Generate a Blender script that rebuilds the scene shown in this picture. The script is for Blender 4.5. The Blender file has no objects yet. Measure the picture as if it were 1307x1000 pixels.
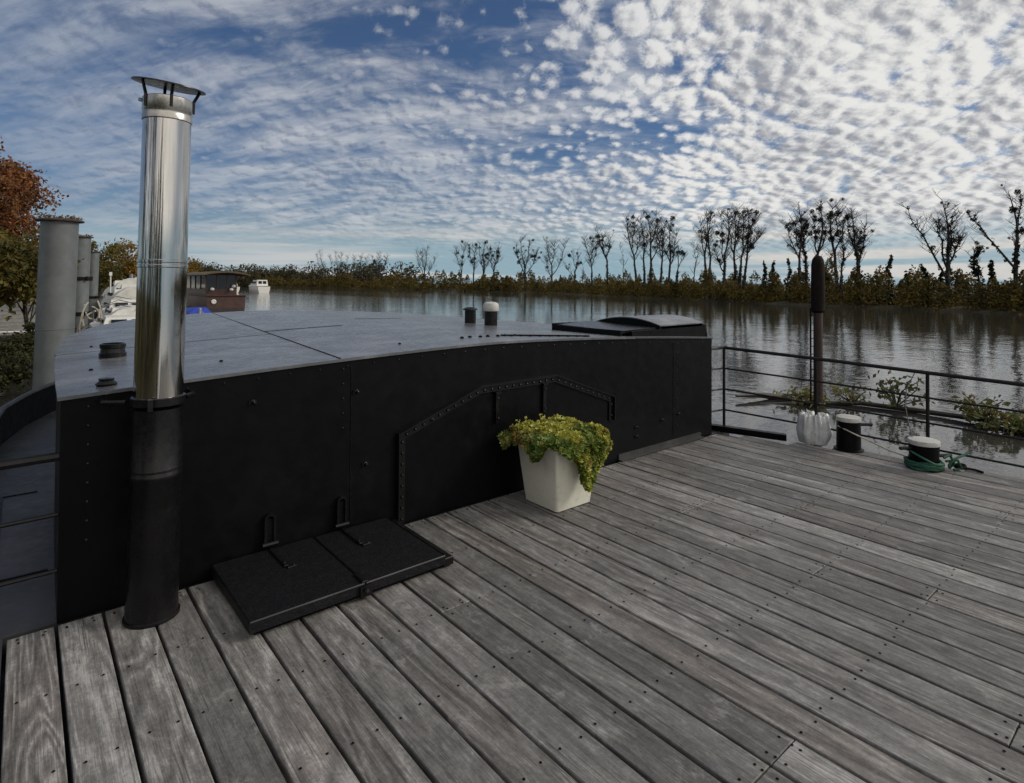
import bpy, math, random
from mathutils import Vector, Matrix, noise as mnoise
R = math.radians
sc = bpy.context.scene
COL = sc.collection
random.seed(7)

# ---------------------------------------------------------------- camera
cam_d = bpy.data.cameras.new("camera")
cam_d.sensor_fit = 'HORIZONTAL'; cam_d.sensor_width = 36.0
cam_d.lens = 753.0 / 1307.0 * 36.0
PITCH, YAW, ROLL = R(0.9), R(39.65), R(0.3)
cam_d.shift_y = -(500.0 - (361.0 - 753.0 * math.tan(PITCH))) / 1307.0
cam_d.clip_start = 0.05; cam_d.clip_end = 9000.0
cam = bpy.data.objects.new("camera", cam_d); COL.objects.link(cam)
cam.matrix_world = (Matrix.Translation((0, 0, 1.5)) @ Matrix.Rotation(-YAW, 4, 'Z')
                    @ Matrix.Rotation(R(90) + PITCH, 4, 'X') @ Matrix.Rotation(ROLL, 4, 'Z'))
sc.camera = cam
sc.view_settings.view_transform = 'Standard'; sc.view_settings.look = 'None'
sc.view_settings.exposure = 0.0; sc.view_settings.gamma = 1.0
sc.view_settings.use_curve_mapping = False

# ---------------------------------------------------------------- node helpers
class NT:
    def __init__(s, tree): s.t = tree; s.n = tree.nodes; s.l = tree.links
    def node(s, typ, **kw):
        n = s.n.new(typ)
        for k, v in kw.items():
            setattr(n, k, v)
        return n
    def link(s, a, b): s.l.new(a, b)
    def put(s, sock, v):
        if isinstance(v, bpy.types.NodeSocket): s.l.new(v, sock)
        else: sock.default_value = v
    def math(s, op, a, b=0.0, c=0.0, clamp=False):
        n = s.node('ShaderNodeMath', operation=op, use_clamp=clamp)
        s.put(n.inputs[0], a); s.put(n.inputs[1], b); s.put(n.inputs[2], c)
        return n.outputs[0]
    def vmath(s, op, a, b=(0, 0, 0), scale=None):
        n = s.node('ShaderNodeVectorMath', operation=op)
        s.put(n.inputs[0], a); s.put(n.inputs[1], b)
        if scale is not None: s.put(n.inputs['Scale'], scale)
        return n.outputs['Value'] if op in ('DOT_PRODUCT', 'LENGTH', 'DISTANCE') else n.outputs[0]
    def smooth(s, v, a, b, c=0.0, d=1.0):
        n = s.node('ShaderNodeMapRange', interpolation_type='SMOOTHSTEP')
        s.put(n.inputs[0], v); s.put(n.inputs[1], a); s.put(n.inputs[2], b); s.put(n.inputs[3], c); s.put(n.inputs[4], d)
        return n.outputs[0]
    def lin(s, v, a, b, c=0.0, d=1.0):
        n = s.node('ShaderNodeMapRange')
        s.put(n.inputs[0], v); s.put(n.inputs[1], a); s.put(n.inputs[2], b); s.put(n.inputs[3], c); s.put(n.inputs[4], d)
        return n.outputs[0]
    def mix(s, f, a, b, blend='MIX'):
        n = s.node('ShaderNodeMix', data_type='RGBA', blend_type=blend)
        s.put(n.inputs[0], f)
        s.put(n.inputs[6], a if isinstance(a, bpy.types.NodeSocket) else (*a, 1))
        s.put(n.inputs[7], b if isinstance(b, bpy.types.NodeSocket) else (*b, 1))
        return n.outputs[2]
    def noise(s, vec, scale, detail=3.0, rough=0.5, dist=0.0, dim='3D'):
        n = s.node('ShaderNodeTexNoise', noise_dimensions=dim)
        if vec is not None: s.put(n.inputs['Vector'], vec)
        n.inputs['Scale'].default_value = scale; n.inputs['Detail'].default_value = detail
        n.inputs['Roughness'].default_value = rough; n.inputs['Distortion'].default_value = dist
        return n.outputs[0]
    def ramp(s, f, stops, interp='LINEAR'):
        n = s.node('ShaderNodeValToRGB'); cr = n.color_ramp; cr.interpolation = interp
        while len(cr.elements) < len(stops): cr.elements.new(0.5)
        for e, (p, c) in zip(cr.elements, stops):
            e.position = p; e.color = (*c, 1) if len(c) == 3 else c
        s.put(n.inputs[0], f)
        return n.outputs[0]
    def mapping(s, vec, scale=(1, 1, 1), loc=(0, 0, 0), rot=(0, 0, 0)):
        n = s.node('ShaderNodeMapping')
        s.put(n.inputs[0], vec); n.inputs['Location'].default_value = loc
        n.inputs['Rotation'].default_value = rot; n.inputs['Scale'].default_value = scale
        return n.outputs[0]

# ---------------------------------------------------------------- sky and sun
SUN_AZ, SUN_EL = R(125.0), R(32.0)       # azimuth clockwise from +Y
SUN_DIR = Vector((math.sin(SUN_AZ) * math.cos(SUN_EL), math.cos(SUN_AZ) * math.cos(SUN_EL), math.sin(SUN_EL)))
world = bpy.data.worlds.new("World"); sc.world = world; world.use_nodes = True
w = NT(world.node_tree); w.n.clear()
sky = w.node('ShaderNodeTexSky', sky_type='NISHITA', sun_disc=False)
sky.sun_elevation = SUN_EL; sky.sun_rotation = SUN_AZ
sky.air_density = 1.0; sky.dust_density = 0.4; sky.ozone_density = 2.5
tc = w.node('ShaderNodeTexCoord')
D = tc.outputs['Generated']
sx = w.node('ShaderNodeSeparateXYZ'); w.link(D, sx.inputs[0])
dx, dy, dz = sx.outputs
zc = w.math('ADD', w.math('MAXIMUM', dz, 0.0), 0.085)
cp = w.node('ShaderNodeCombineXYZ')
w.put(cp.inputs[0], w.math('DIVIDE', dx, zc)); w.put(cp.inputs[1], w.math('DIVIDE', dy, zc))
P = cp.outputs[0]                         # position on the cloud sheet
P = w.mapping(P, rot=(0, 0, R(40)))       # cloud rows run across the river
# cloudlets stand up into towers, so they foreshorten less than a flat sheet would
zq = w.math('ADD', w.math('MAXIMUM', dz, 0.0), 0.13)
cq = w.node('ShaderNodeCombineXYZ'); w.put(cq.inputs[0], w.math('DIVIDE', dx, zq)); w.put(cq.inputs[1], w.math('DIVIDE', dy, zq))
Q = w.mapping(cq.outputs[0], rot=(0, 0, R(40)))
Q = w.vmath('SCALE', Q, scale=w.math('POWER', w.vmath('LENGTH', Q), -0.42))
warp = w.node('ShaderNodeTexNoise'); w.put(warp.inputs['Vector'], Q)
warp.inputs['Scale'].default_value = 2.5; warp.inputs['Detail'].default_value = 3.0
PW = w.vmath('ADD', Q, w.vmath('SCALE', w.vmath('SUBTRACT', warp.outputs['Color'], (.5, .5, .5)), scale=0.10))
# altocumulus puffs
def puffs(v):
    vor = w.node('ShaderNodeTexVoronoi', feature='SMOOTH_F1', voronoi_dimensions='2D')
    w.put(vor.inputs['Vector'], w.mapping(v, rot=(0, 0, R(-18)), scale=(1.0, 1.12, 1.0))); vor.inputs['Scale'].default_value = 18.5
    vor.inputs['Smoothness'].default_value = 0.55; vor.inputs['Randomness'].default_value = 0.95
    p_ = w.math('MULTIPLY', w.math('SUBTRACT', 1.0, vor.outputs['Distance']), 0.44)
    return w.math('ADD', p_, w.math('ADD', w.math('MULTIPLY', w.noise(v, 34.0, 6.0, 0.66, 0.2), 0.50), w.math('MULTIPLY', w.noise(v, 8.5, 4.0, 0.55, 0.3), 0.40)))
dens = puffs(PW)
dens_sun = puffs(w.vmath('ADD', PW, (0.011, -0.010, 0.0)))     # the same field a step toward the sun: its slope gives lit and shaded sides
# soft veil drawn out along the wind
strk = w.noise(w.mapping(PW, rot=(0, 0, R(14)), scale=(0.8, 2.4, 1.0)), 4.6, 6.0, 0.62, 0.3)
cov = w.noise(w.mapping(P, loc=(3.3, 1.7, 0)), 0.55, 2.0, 0.5)
right = w.vmath('DOT_PRODUCT', D, (math.cos(R(48)), -math.sin(R(48)), 0.0))   # toward the sun's side of the sky
rside = w.smooth(right, -0.50, 0.42)
def gap(c, r):                            # a clear patch in the cloud sheet
    return w.smooth(w.vmath('DISTANCE', w.vmath('MULTIPLY', P, (1, 1, 0)), c), 0.0, r, 1.0, 0.0)
gaps = gap((-0.16, 2.03, 0), 0.60)
for c_, r_ in (((0.62, 3.05, 0), 0.70), ((-0.05, 1.80, 0), 0.45), ((0.64, 2.19, 0), 0.25), ((-0.60, 1.93, 0), 0.40), ((0.17, 3.3, 0), 0.60), ((-0.95, 2.0, 0), 0.35)):
    gaps = w.math('MAXIMUM', gaps, w.math('MULTIPLY', gap(c_, r_), 0.9))
gaps = w.math('MULTIPLY', gaps, 0.20)
thr = w.math('SUBTRACT', w.math('ADD', 0.785, w.math('MULTIPLY', w.math('SUBTRACT', cov, 0.5), -0.45)), w.math('MULTIPLY', rside, 0.30))
thr = w.math('ADD', thr, gaps)
mask_p = w.smooth(dens, w.math('SUBTRACT', thr, 0.11), w.math('ADD', thr, 0.17))
mask_s = w.math('MULTIPLY', w.smooth(w.math('SUBTRACT', strk, w.math('MULTIPLY', gaps, 1.3)), 0.22, 0.76), w.lin(rside, 0, 1, 0.80, 0.55))
mask = w.math('MAXIMUM', w.math('MULTIPLY', mask_p, w.lin(rside, 0.0, 0.8, 0.38, 1.0)), mask_s)
# thick cores go grey, thin rims catch the sun
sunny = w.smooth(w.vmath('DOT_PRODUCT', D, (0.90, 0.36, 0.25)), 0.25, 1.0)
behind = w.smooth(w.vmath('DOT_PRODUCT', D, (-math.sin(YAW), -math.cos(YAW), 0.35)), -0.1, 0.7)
rim = w.mix(sunny, (0.30, 0.35, 0.44), (0.80, 0.795, 0.775))
bel = w.mix(sunny, (0.20, 0.245, 0.33), (0.31, 0.325, 0.365))
rim = w.mix(behind, rim, (1.35, 1.28, 1.15)); bel = w.mix(behind, bel, (0.9, 0.88, 0.85))   # unseen clouds behind the camera, brightened as added fill for pot and deck
big = w.noise(w.mapping(PW, loc=(5.0, 2.0, 0)), 2.6, 3.0, 0.55)
core = w.smooth(w.math('SUBTRACT', dens, thr), 0.0, 0.45)
slope = w.math('MULTIPLY', w.math('SUBTRACT', dens_sun, dens), 3.2)
dark = w.smooth(w.math('ADD', w.math('MULTIPLY', core, 0.40), w.math('ADD', slope, w.math('MULTIPLY', w.math('SUBTRACT', big, 0.5), 1.5))), -0.25, 0.85)
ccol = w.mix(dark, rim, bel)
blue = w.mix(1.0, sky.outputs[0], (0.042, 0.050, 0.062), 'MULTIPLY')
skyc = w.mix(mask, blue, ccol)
# low pale band with thin stratus streaks close to the horizon
band = w.noise(w.mapping(D, scale=(1.3, 1.3, 30.0)), 1.6, 4.0, 0.5, 0.3)
lowc = w.mix(w.smooth(band, 0.42, 0.60), (0.27, 0.40, 0.47), w.mix(sunny, (0.42, 0.48, 0.53), (0.62, 0.61, 0.58)))
skyc = w.mix(w.smooth(dz, 0.035, 0.115, 0.95, 0.0), skyc, lowc)
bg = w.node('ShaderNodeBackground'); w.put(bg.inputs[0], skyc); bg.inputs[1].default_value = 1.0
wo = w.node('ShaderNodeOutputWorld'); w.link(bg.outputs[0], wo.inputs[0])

sun_d = bpy.data.lights.new("sun", 'SUN'); sun_d.energy = 2.2; sun_d.angle = R(20); sun_d.color = (1.0, 0.93, 0.82)
sun = bpy.data.objects.new("sun", sun_d); COL.objects.link(sun)
sun.rotation_euler = SUN_DIR.to_track_quat('Z', 'Y').to_euler()

# ---------------------------------------------------------------- materials
MAT = {}
def new_mat(name):
    m = bpy.data.materials.new(name); m.use_nodes = True
    t = NT(m.node_tree); t.n.clear()
    out = t.node('ShaderNodeOutputMaterial'); b = t.node('ShaderNodeBsdfPrincipled')
    t.link(b.outputs[0], out.inputs[0]); MAT[name] = m
    t.out = out; t.b = b
    t.obj = t.node('ShaderNodeTexCoord').outputs['Object']
    return t
def bump(t, h, strength, dist=0.01, normal=None):
    n = t.node('ShaderNodeBump'); n.inputs['Strength'].default_value = strength; n.inputs['Distance'].default_value = dist
    t.put(n.inputs['Height'], h)
    if normal is not None: t.put(n.inputs['Normal'], normal)
    return n.outputs[0]
def paint(name, c, rough=0.5, var=0.25, metal=0.0, spec=0.5, bs=0.15, scale=6.0, dirt=None, dirt_amt=0.5, speck=None):
    t = new_mat(name); b = t.b
    n = t.noise(t.obj, scale, 5.0, 0.6, 0.3); n2 = t.noise(t.obj, scale * 7, 4.0, 0.6)
    lo = tuple(x * (1 - var) for x in c); hi = tuple(min(1, x * (1 + var)) for x in c)
    col = t.mix(t.smooth(n, 0.3, 0.7), lo, hi)
    if dirt: col = t.mix(t.math('MULTIPLY', t.smooth(t.math('ADD', t.math('MULTIPLY', n, 0.7), t.math('MULTIPLY', n2, 0.3)), 0.5, 0.68), dirt_amt), col, dirt)
    if speck: col = t.mix(t.smooth(t.noise(t.obj, speck[1], 2.0, 0.5), 0.60, 0.68), col, speck[0])
    t.put(b.inputs['Base Color'], col)
    t.put(b.inputs['Roughness'], t.lin(n2, 0.3, 0.7, rough - 0.09, rough + 0.09))
    b.inputs['Metallic'].default_value = metal; b.inputs['Specular IOR Level'].default_value = spec
    if bs: t.put(b.inputs['Normal'], bump(t, t.math('ADD', n, t.math('MULTIPLY', n2, 0.4)), bs, 0.01))
    return t
def leafmat(name, cols, transl=0.25, rough=0.7):
    t = new_mat(name)
    g = t.node('ShaderNodeNewGeometry')
    stops = [((i + 0.5) / len(cols), c) for i, c in enumerate(cols)]
    col = t.ramp(g.outputs['Random Per Island'], stops)
    big = t.noise(t.obj, 0.45, 2.0, 0.5)
    col = t.mix(1.0, col, t.mix(t.smooth(big, 0.35, 0.65), (0.65, 0.68, 0.7), (1.25, 1.15, 0.95)), 'MULTIPLY')
    t.put(t.b.inputs['Base Color'], col); t.b.inputs['Roughness'].default_value = rough
    t.b.inputs['Specular IOR Level'].default_value = 0.25
    if transl:
        tr = t.node('ShaderNodeBsdfTranslucent'); t.put(tr.inputs[0], col)
        mx = t.node('ShaderNodeMixShader'); mx.inputs[0].default_value = transl
        t.link(t.b.outputs[0], mx.inputs[1]); t.link(tr.outputs[0], mx.inputs[2]); t.link(mx.outputs[0], t.out.inputs[0])
    return t

def wood():
    t = new_mat('weathered_wood')
    g = t.node('ShaderNodeNewGeometry'); r = g.outputs['Random Per Island']
    r2 = t.math('FRACT', t.math('MULTIPLY', r, 37.7)); r3 = t.math('FRACT', t.math('MULTIPLY', r, 113.3))
    off = t.node('ShaderNodeCombineXYZ'); t.put(off.inputs[0], t.math('MULTIPLY', r, 91.0)); t.put(off.inputs[1], t.math('MULTIPLY', r2, 57.0)); t.put(off.inputs[2], t.math('MULTIPLY', r3, 23.0))
    v = t.vmath('ADD', t.obj, off.outputs[0])
    fib = t.noise(t.mapping(v, scale=(190, 9.0, 20)), 1.0, 4.0, 0.7)
    # cathedral figure: contour lines of a long soft noise, different on every board
    body = t.noise(t.mapping(v, scale=(5.0, 0.55, 3)), 1.0, 2.0, 0.5, 0.6)
    fig = t.math('PINGPONG', t.math('ADD', t.math('MULTIPLY', body, t.lin(r3, 0, 1, 5.0, 16.0)), t.math('MULTIPLY', t.noise(t.mapping(v, scale=(40, 2.0, 9)), 1.0, 3.0, 0.6), 0.7)), 0.5)
    fig = t.math('MULTIPLY', fig, 2.0)
    figw = t.lin(r2, 0.0, 1.0, 0.05, 0.24)
    med = t.noise(t.mapping(v, scale=(11, 0.9, 4)), 1.0, 5.0, 0.65, 0.4)
    blot = t.noise(t.obj, 1.7, 5.0, 0.65, 0.6)
    fine = t.noise(t.obj, 70.0, 3.0, 0.7); speck = t.noise(t.mapping(t.obj, scale=(1, .5, 1)), 28.0, 4.0, 0.75)
    tone = t.math('ADD', t.math('MULTIPLY', r, 0.20), t.math('ADD', t.math('MULTIPLY', fib, 0.44), t.math('ADD', t.math('MULTIPLY', t.math('SUBTRACT', fig, 0.5), figw), t.math('ADD', t.math('MULTIPLY', med, 0.38), t.math('MULTIPLY', t.math('ADD', t.math('MULTIPLY', fine, 0.45), t.math('MULTIPLY', speck, 0.75)), 0.52)))))
    col = t.ramp(t.lin(tone, 0.54, 1.13), [(0.0, (0.032, 0.031, 0.030)), (0.33, (0.086, 0.0835, 0.081)), (0.62, (0.162, 0.158, 0.155)), (1.0, (0.40, 0.393, 0.388))])
    warm = t.mix(1.0, col, (1.03, 0.97, 0.94), 'MULTIPLY')
    col = t.mix(t.smooth(t.math('ADD', r2, t.math('MULTIPLY', t.math('SUBTRACT', blot, 0.5), 1.6)), 0.55, 1.1), col, warm)
    # scuffed pale patches and dark soaked stains
    sc1 = t.noise(t.mapping(v, scale=(6.0, 1.0, 1.0), loc=(4, 9, 0)), 1.0, 7.0, 0.72, 0.5)
    col = t.mix(t.math('MULTIPLY', t.smooth(sc1, 0.55, 0.72), t.lin(fib, 0.35, 0.65, 0.05, 0.85)), col, (0.45, 0.44, 0.43))
    sc2 = t.noise(t.mapping(t.obj, scale=(2.2, 1.4, 1.0), loc=(1, 3, 5)), 1.0, 6.0, 0.7, 0.4)
    col = t.mix(t.math('MULTIPLY', t.smooth(sc2, 0.56, 0.72), 0.45), col, (0.060, 0.052, 0.048))
    # worn, silvered spots and dark checks along the fibre
    wear = t.noise(t.mapping(t.obj, scale=(1.0, 0.55, 1.0), loc=(2, 8, 1)), 9.0, 6.0, 0.75, 0.4)
    col = t.mix(t.math('MULTIPLY', t.smooth(wear, 0.55, 0.70), 0.42), col, (0.36, 0.355, 0.35))
    chk = t.noise(t.mapping(v, scale=(120, 1.6, 9), loc=(0, 3, 0)), 1.0, 3.0, 0.6)
    col = t.mix(t.math('MULTIPLY', t.smooth(chk, 0.60, 0.70), 0.65), col, (0.035, 0.033, 0.031))
    rust = t.noise(t.mapping(t.obj, loc=(7, 2, 0)), 2.3, 5.0, 0.65, 0.3)
    col = t.mix(t.math('MULTIPLY', t.smooth(rust, 0.64, 0.76), 0.35), col, (0.13, 0.070, 0.052))
    t.put(t.b.inputs['Base Color'], col)
    t.put(t.b.inputs['Roughness'], t.lin(fib, 0.3, 0.7, 0.52, 0.76)); t.b.inputs['Specular IOR Level'].default_value = 0.45
    t.put(t.b.inputs['Normal'], bump(t, t.math('ADD', t.math('MULTIPLY', fib, 1.0), t.math('ADD', t.math('MULTIPLY', fig, 0.35), t.math('MULTIPLY', fine, 0.3))), 0.45, 0.004))
wood()
paint('black_paint', (0.0020, 0.0022, 0.0029), 0.42, 0.3, spec=0.13, bs=0.28, scale=1.6, dirt=(0.0048, 0.0048, 0.005), dirt_amt=0.5)
paint('black_gloss', (0.005, 0.005, 0.0055), 0.30, 0.3, spec=0.30, bs=0.06, scale=5.0, dirt=(0.014, 0.013, 0.012), dirt_amt=0.3)
paint('roof_paint', (0.098, 0.102, 0.112), 0.29, 0.24, spec=0.5, bs=0.25, scale=3.2, dirt=(0.20, 0.20, 0.205), dirt_amt=0.6)
paint('side_deck_paint', (0.034, 0.034, 0.036), 0.5, 0.3, spec=0.35, bs=0.2, scale=3.0, dirt=(0.06, 0.063, 0.07), dirt_amt=0.5)
paint('grit_paint', (0.0045, 0.0047, 0.006), 0.5, 0.3, spec=0.22, bs=0.6, scale=34.0, speck=((0.020, 0.020, 0.023), 190.0))
paint('dark_gap', (0.004, 0.004, 0.004), 0.9, 0.2, spec=0.1, bs=0)
paint('rail_paint', (0.007, 0.007, 0.0075), 0.45, 0.3, spec=0.25, bs=0.1, scale=20.0)
paint('white_paint', (0.43, 0.43, 0.415), 0.55, 0.12, bs=0.08, scale=14.0, dirt=(0.22, 0.21, 0.19), dirt_amt=0.7)
paint('pot_plastic', (0.62, 0.61, 0.52), 0.55, 0.06, bs=0.05, scale=9.0, dirt=(0.33, 0.32, 0.26), dirt_amt=0.45)
paint('soil', (0.03, 0.022, 0.016), 0.95, 0.4, bs=0.8, scale=40.0)
paint('sack_plastic', (0.50, 0.51, 0.52), 0.38, 0.15, bs=0.3, scale=14.0, dirt=(0.22, 0.23, 0.23), dirt_amt=0.7)
paint('green_rope', (0.012, 0.075, 0.045), 0.7, 0.4, bs=0.4, scale=60.0)
paint('pale_rope', (0.36, 0.33, 0.28), 0.85, 0.3, bs=0.4, scale=50.0)
paint('grey_line', (0.12, 0.12, 0.12), 0.8, 0.2, bs=0)
paint('rust_red', (0.026, 0.010, 0.008), 0.6, 0.4, bs=0.3, scale=8.0, dirt=(0.020, 0.013, 0.011), dirt_amt=0.7)
paint('dark_rubber', (0.010, 0.0075, 0.0065), 0.8, 0.4, spec=0.12, bs=0.3, scale=12.0)
paint('brushed_steel', (0.42, 0.40, 0.37), 0.30, 0.12, metal=1.0, bs=0.05, scale=9.0)
paint('grey_steel', (0.105, 0.116, 0.120), 0.5, 0.16, metal=0.0, bs=0.12, scale=2.5, dirt=(0.12, 0.125, 0.12), dirt_amt=0.6)
paint('rusty_cap', (0.055, 0.032, 0.024), 0.8, 0.4, bs=0.5, scale=9.0)
paint('boat_white', (0.62, 0.61, 0.58), 0.4, 0.08, bs=0.05, scale=3.0, dirt=(0.42, 0.40, 0.36), dirt_amt=0.5)
paint('tarp_white', (0.55, 0.54, 0.50), 0.6, 0.15, bs=0.5, scale=2.5)
paint('boat_glass', (0.015, 0.017, 0.02), 0.12, 0.2, bs=0)
paint('mahogany', (0.048, 0.019, 0.014), 0.45, 0.35, bs=0.15, scale=3.0)
paint('dark_hull', (0.022, 0.016, 0.013), 0.5, 0.3, bs=0.15, scale=2.0)
paint('roof_felt', (0.085, 0.06, 0.035), 0.8, 0.25, bs=0.4, scale=4.0)
paint('blue_tarp', (0.025, 0.06, 0.42), 0.5, 0.2, bs=0.3, scale=3.0)
paint('old_boards', (0.15, 0.145, 0.135), 0.8, 0.3, bs=0.3, scale=8.0)
paint('bark', (0.045, 0.038, 0.032), 0.9, 0.35, bs=0.6, scale=4.0)
paint('dark_bark', (0.026, 0.023, 0.021), 0.9, 0.35, bs=0.5, scale=3.0)
paint('wet_wood', (0.022, 0.017, 0.013), 0.5, 0.4, bs=0.4, scale=9.0)
leafmat('sedum_green', [(0.075, 0.135, 0.030), (0.15, 0.22, 0.045), (0.22, 0.28, 0.06), (0.10, 0.165, 0.045), (0.30, 0.33, 0.075)], 0.15, 0.45)
leafmat('sedum_yellow', [(0.38, 0.39, 0.055), (0.52, 0.49, 0.07), (0.43, 0.47, 0.10), (0.46, 0.36, 0.07), (0.28, 0.33, 0.06), (0.58, 0.56, 0.18)], 0.15, 0.45)
leafmat('sedum_red', [(0.26, 0.19, 0.05), (0.34, 0.26, 0.07), (0.22, 0.25, 0.06), (0.28, 0.15, 0.06)], 0.12, 0.45)
leafmat('mistletoe_leaf', [(0.010, 0.012, 0.007), (0.018, 0.021, 0.010), (0.014, 0.013, 0.008)], 0.1)
leafmat('ivy_leaf', [(0.012, 0.016, 0.008), (0.022, 0.027, 0.012), (0.016, 0.015, 0.009), (0.032, 0.034, 0.014)], 0.1)
leafmat('autumn_scrub', [(0.075, 0.060, 0.018), (0.18, 0.13, 0.026), (0.11, 0.10, 0.025), (0.05, 0.050, 0.018), (0.23, 0.155, 0.032), (0.040, 0.035, 0.015), (0.09, 0.072, 0.020)], 0.3)
leafmat('far_wood_leaf', [(0.030, 0.032, 0.018), (0.05, 0.045, 0.02), (0.04, 0.042, 0.022), (0.075, 0.058, 0.022), (0.028, 0.027, 0.02)], 0.15)
leafmat('russet_leaf', [(0.16, 0.060, 0.028), (0.21, 0.085, 0.035), (0.11, 0.05, 0.028), (0.24, 0.11, 0.04), (0.14, 0.08, 0.036)], 0.25)
leafmat('olive_leaf', [(0.060, 0.062, 0.016), (0.11, 0.10, 0.024), (0.16, 0.13, 0.028), (0.05, 0.055, 0.016), (0.13, 0.095, 0.022)], 0.28)
leafmat('dark_green_leaf', [(0.022, 0.030, 0.010), (0.035, 0.042, 0.014), (0.05, 0.05, 0.016), (0.028, 0.03, 0.012)], 0.2)
leafmat('gold_leaf', [(0.22, 0.13, 0.024), (0.28, 0.18, 0.03), (0.17, 0.115, 0.026), (0.14, 0.115, 0.03), (0.24, 0.12, 0.03)], 0.28)
leafmat('branch_leaf', [(0.11, 0.15, 0.05), (0.17, 0.19, 0.06), (0.08, 0.10, 0.035), (0.16, 0.13, 0.05), (0.10, 0.075, 0.035)], 0.25)
leafmat('litter_leaf', [(0.12, 0.09, 0.06), (0.09, 0.045, 0.025), (0.16, 0.13, 0.10), (0.05, 0.05, 0.02)], 0.1)

def steel():
    t = new_mat('stainless_steel')
    n = t.noise(t.mapping(t.obj, scale=(14, 14, 1.2)), 1.0, 3.0, 0.5); n2 = t.noise(t.obj, 40.0, 3.0, 0.6)
    t.put(t.b.inputs['Base Color'], t.mix(t.smooth(n, 0.3, 0.7), (0.42, 0.41, 0.395), (0.57, 0.56, 0.54)))
    t.b.inputs['Metallic'].default_value = 1.0
    t.put(t.b.inputs['Roughness'], t.lin(n2, 0.3, 0.7, 0.05, 0.11))
    t.put(t.b.inputs['Normal'], bump(t, n, 0.05, 0.01))
steel()
def water():
    t = new_mat('river_water')
    a = t.noise(t.mapping(t.obj, scale=(1.0, 1.0, 1.0)), 2.2, 3.0, 0.55, 0.4)
    b2 = t.noise(t.mapping(t.obj, scale=(1.0, 0.6, 1.0), rot=(0, 0, R(30))), 0.45, 3.0, 0.5, 0.3)
    c = t.noise(t.mapping(t.obj, rot=(0, 0, R(70))), 7.0, 2.0, 0.5)
    calm = t.smooth(t.noise(t.mapping(t.obj, scale=(1.0, 0.25, 1.0)), 0.05, 2.0, 0.5), 0.35, 0.65, 0.45, 1.0)
    h = t.math('MULTIPLY', t.math('ADD', t.math('MULTIPLY', a, 0.6), t.math('ADD', t.math('MULTIPLY', b2, 1.5), t.math('MULTIPLY', c, 0.12))), calm)
    t.b.inputs['Base Color'].default_value = (0.030, 0.030, 0.027, 1)
    t.b.inputs['Roughness'].default_value = 0.04; t.b.inputs['IOR'].default_value = 1.45
    t.b.inputs['Specular IOR Level'].default_value = 0.5
    t.put(t.b.inputs['Normal'], bump(t, h, 0.25, 0.10))
water()
def ground():
    t = new_mat('bank_earth')
    n = t.noise(t.obj, 0.6, 6.0, 0.65, 0.4); n2 = t.noise(t.obj, 7.0, 4.0, 0.6)
    col = t.ramp(t.math('ADD', t.math('MULTIPLY', n, 0.7), t.math('MULTIPLY', n2, 0.3)), [(0.3, (0.022, 0.020, 0.011)), (0.5, (0.04, 0.036, 0.016)), (0.7, (0.06, 0.05, 0.026))])
    t.put(t.b.inputs['Base Color'], col); t.b.inputs['Roughness'].default_value = 0.95
    t.put(t.b.inputs['Normal'], bump(t, n2, 0.6, 0.1))
ground()

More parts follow.
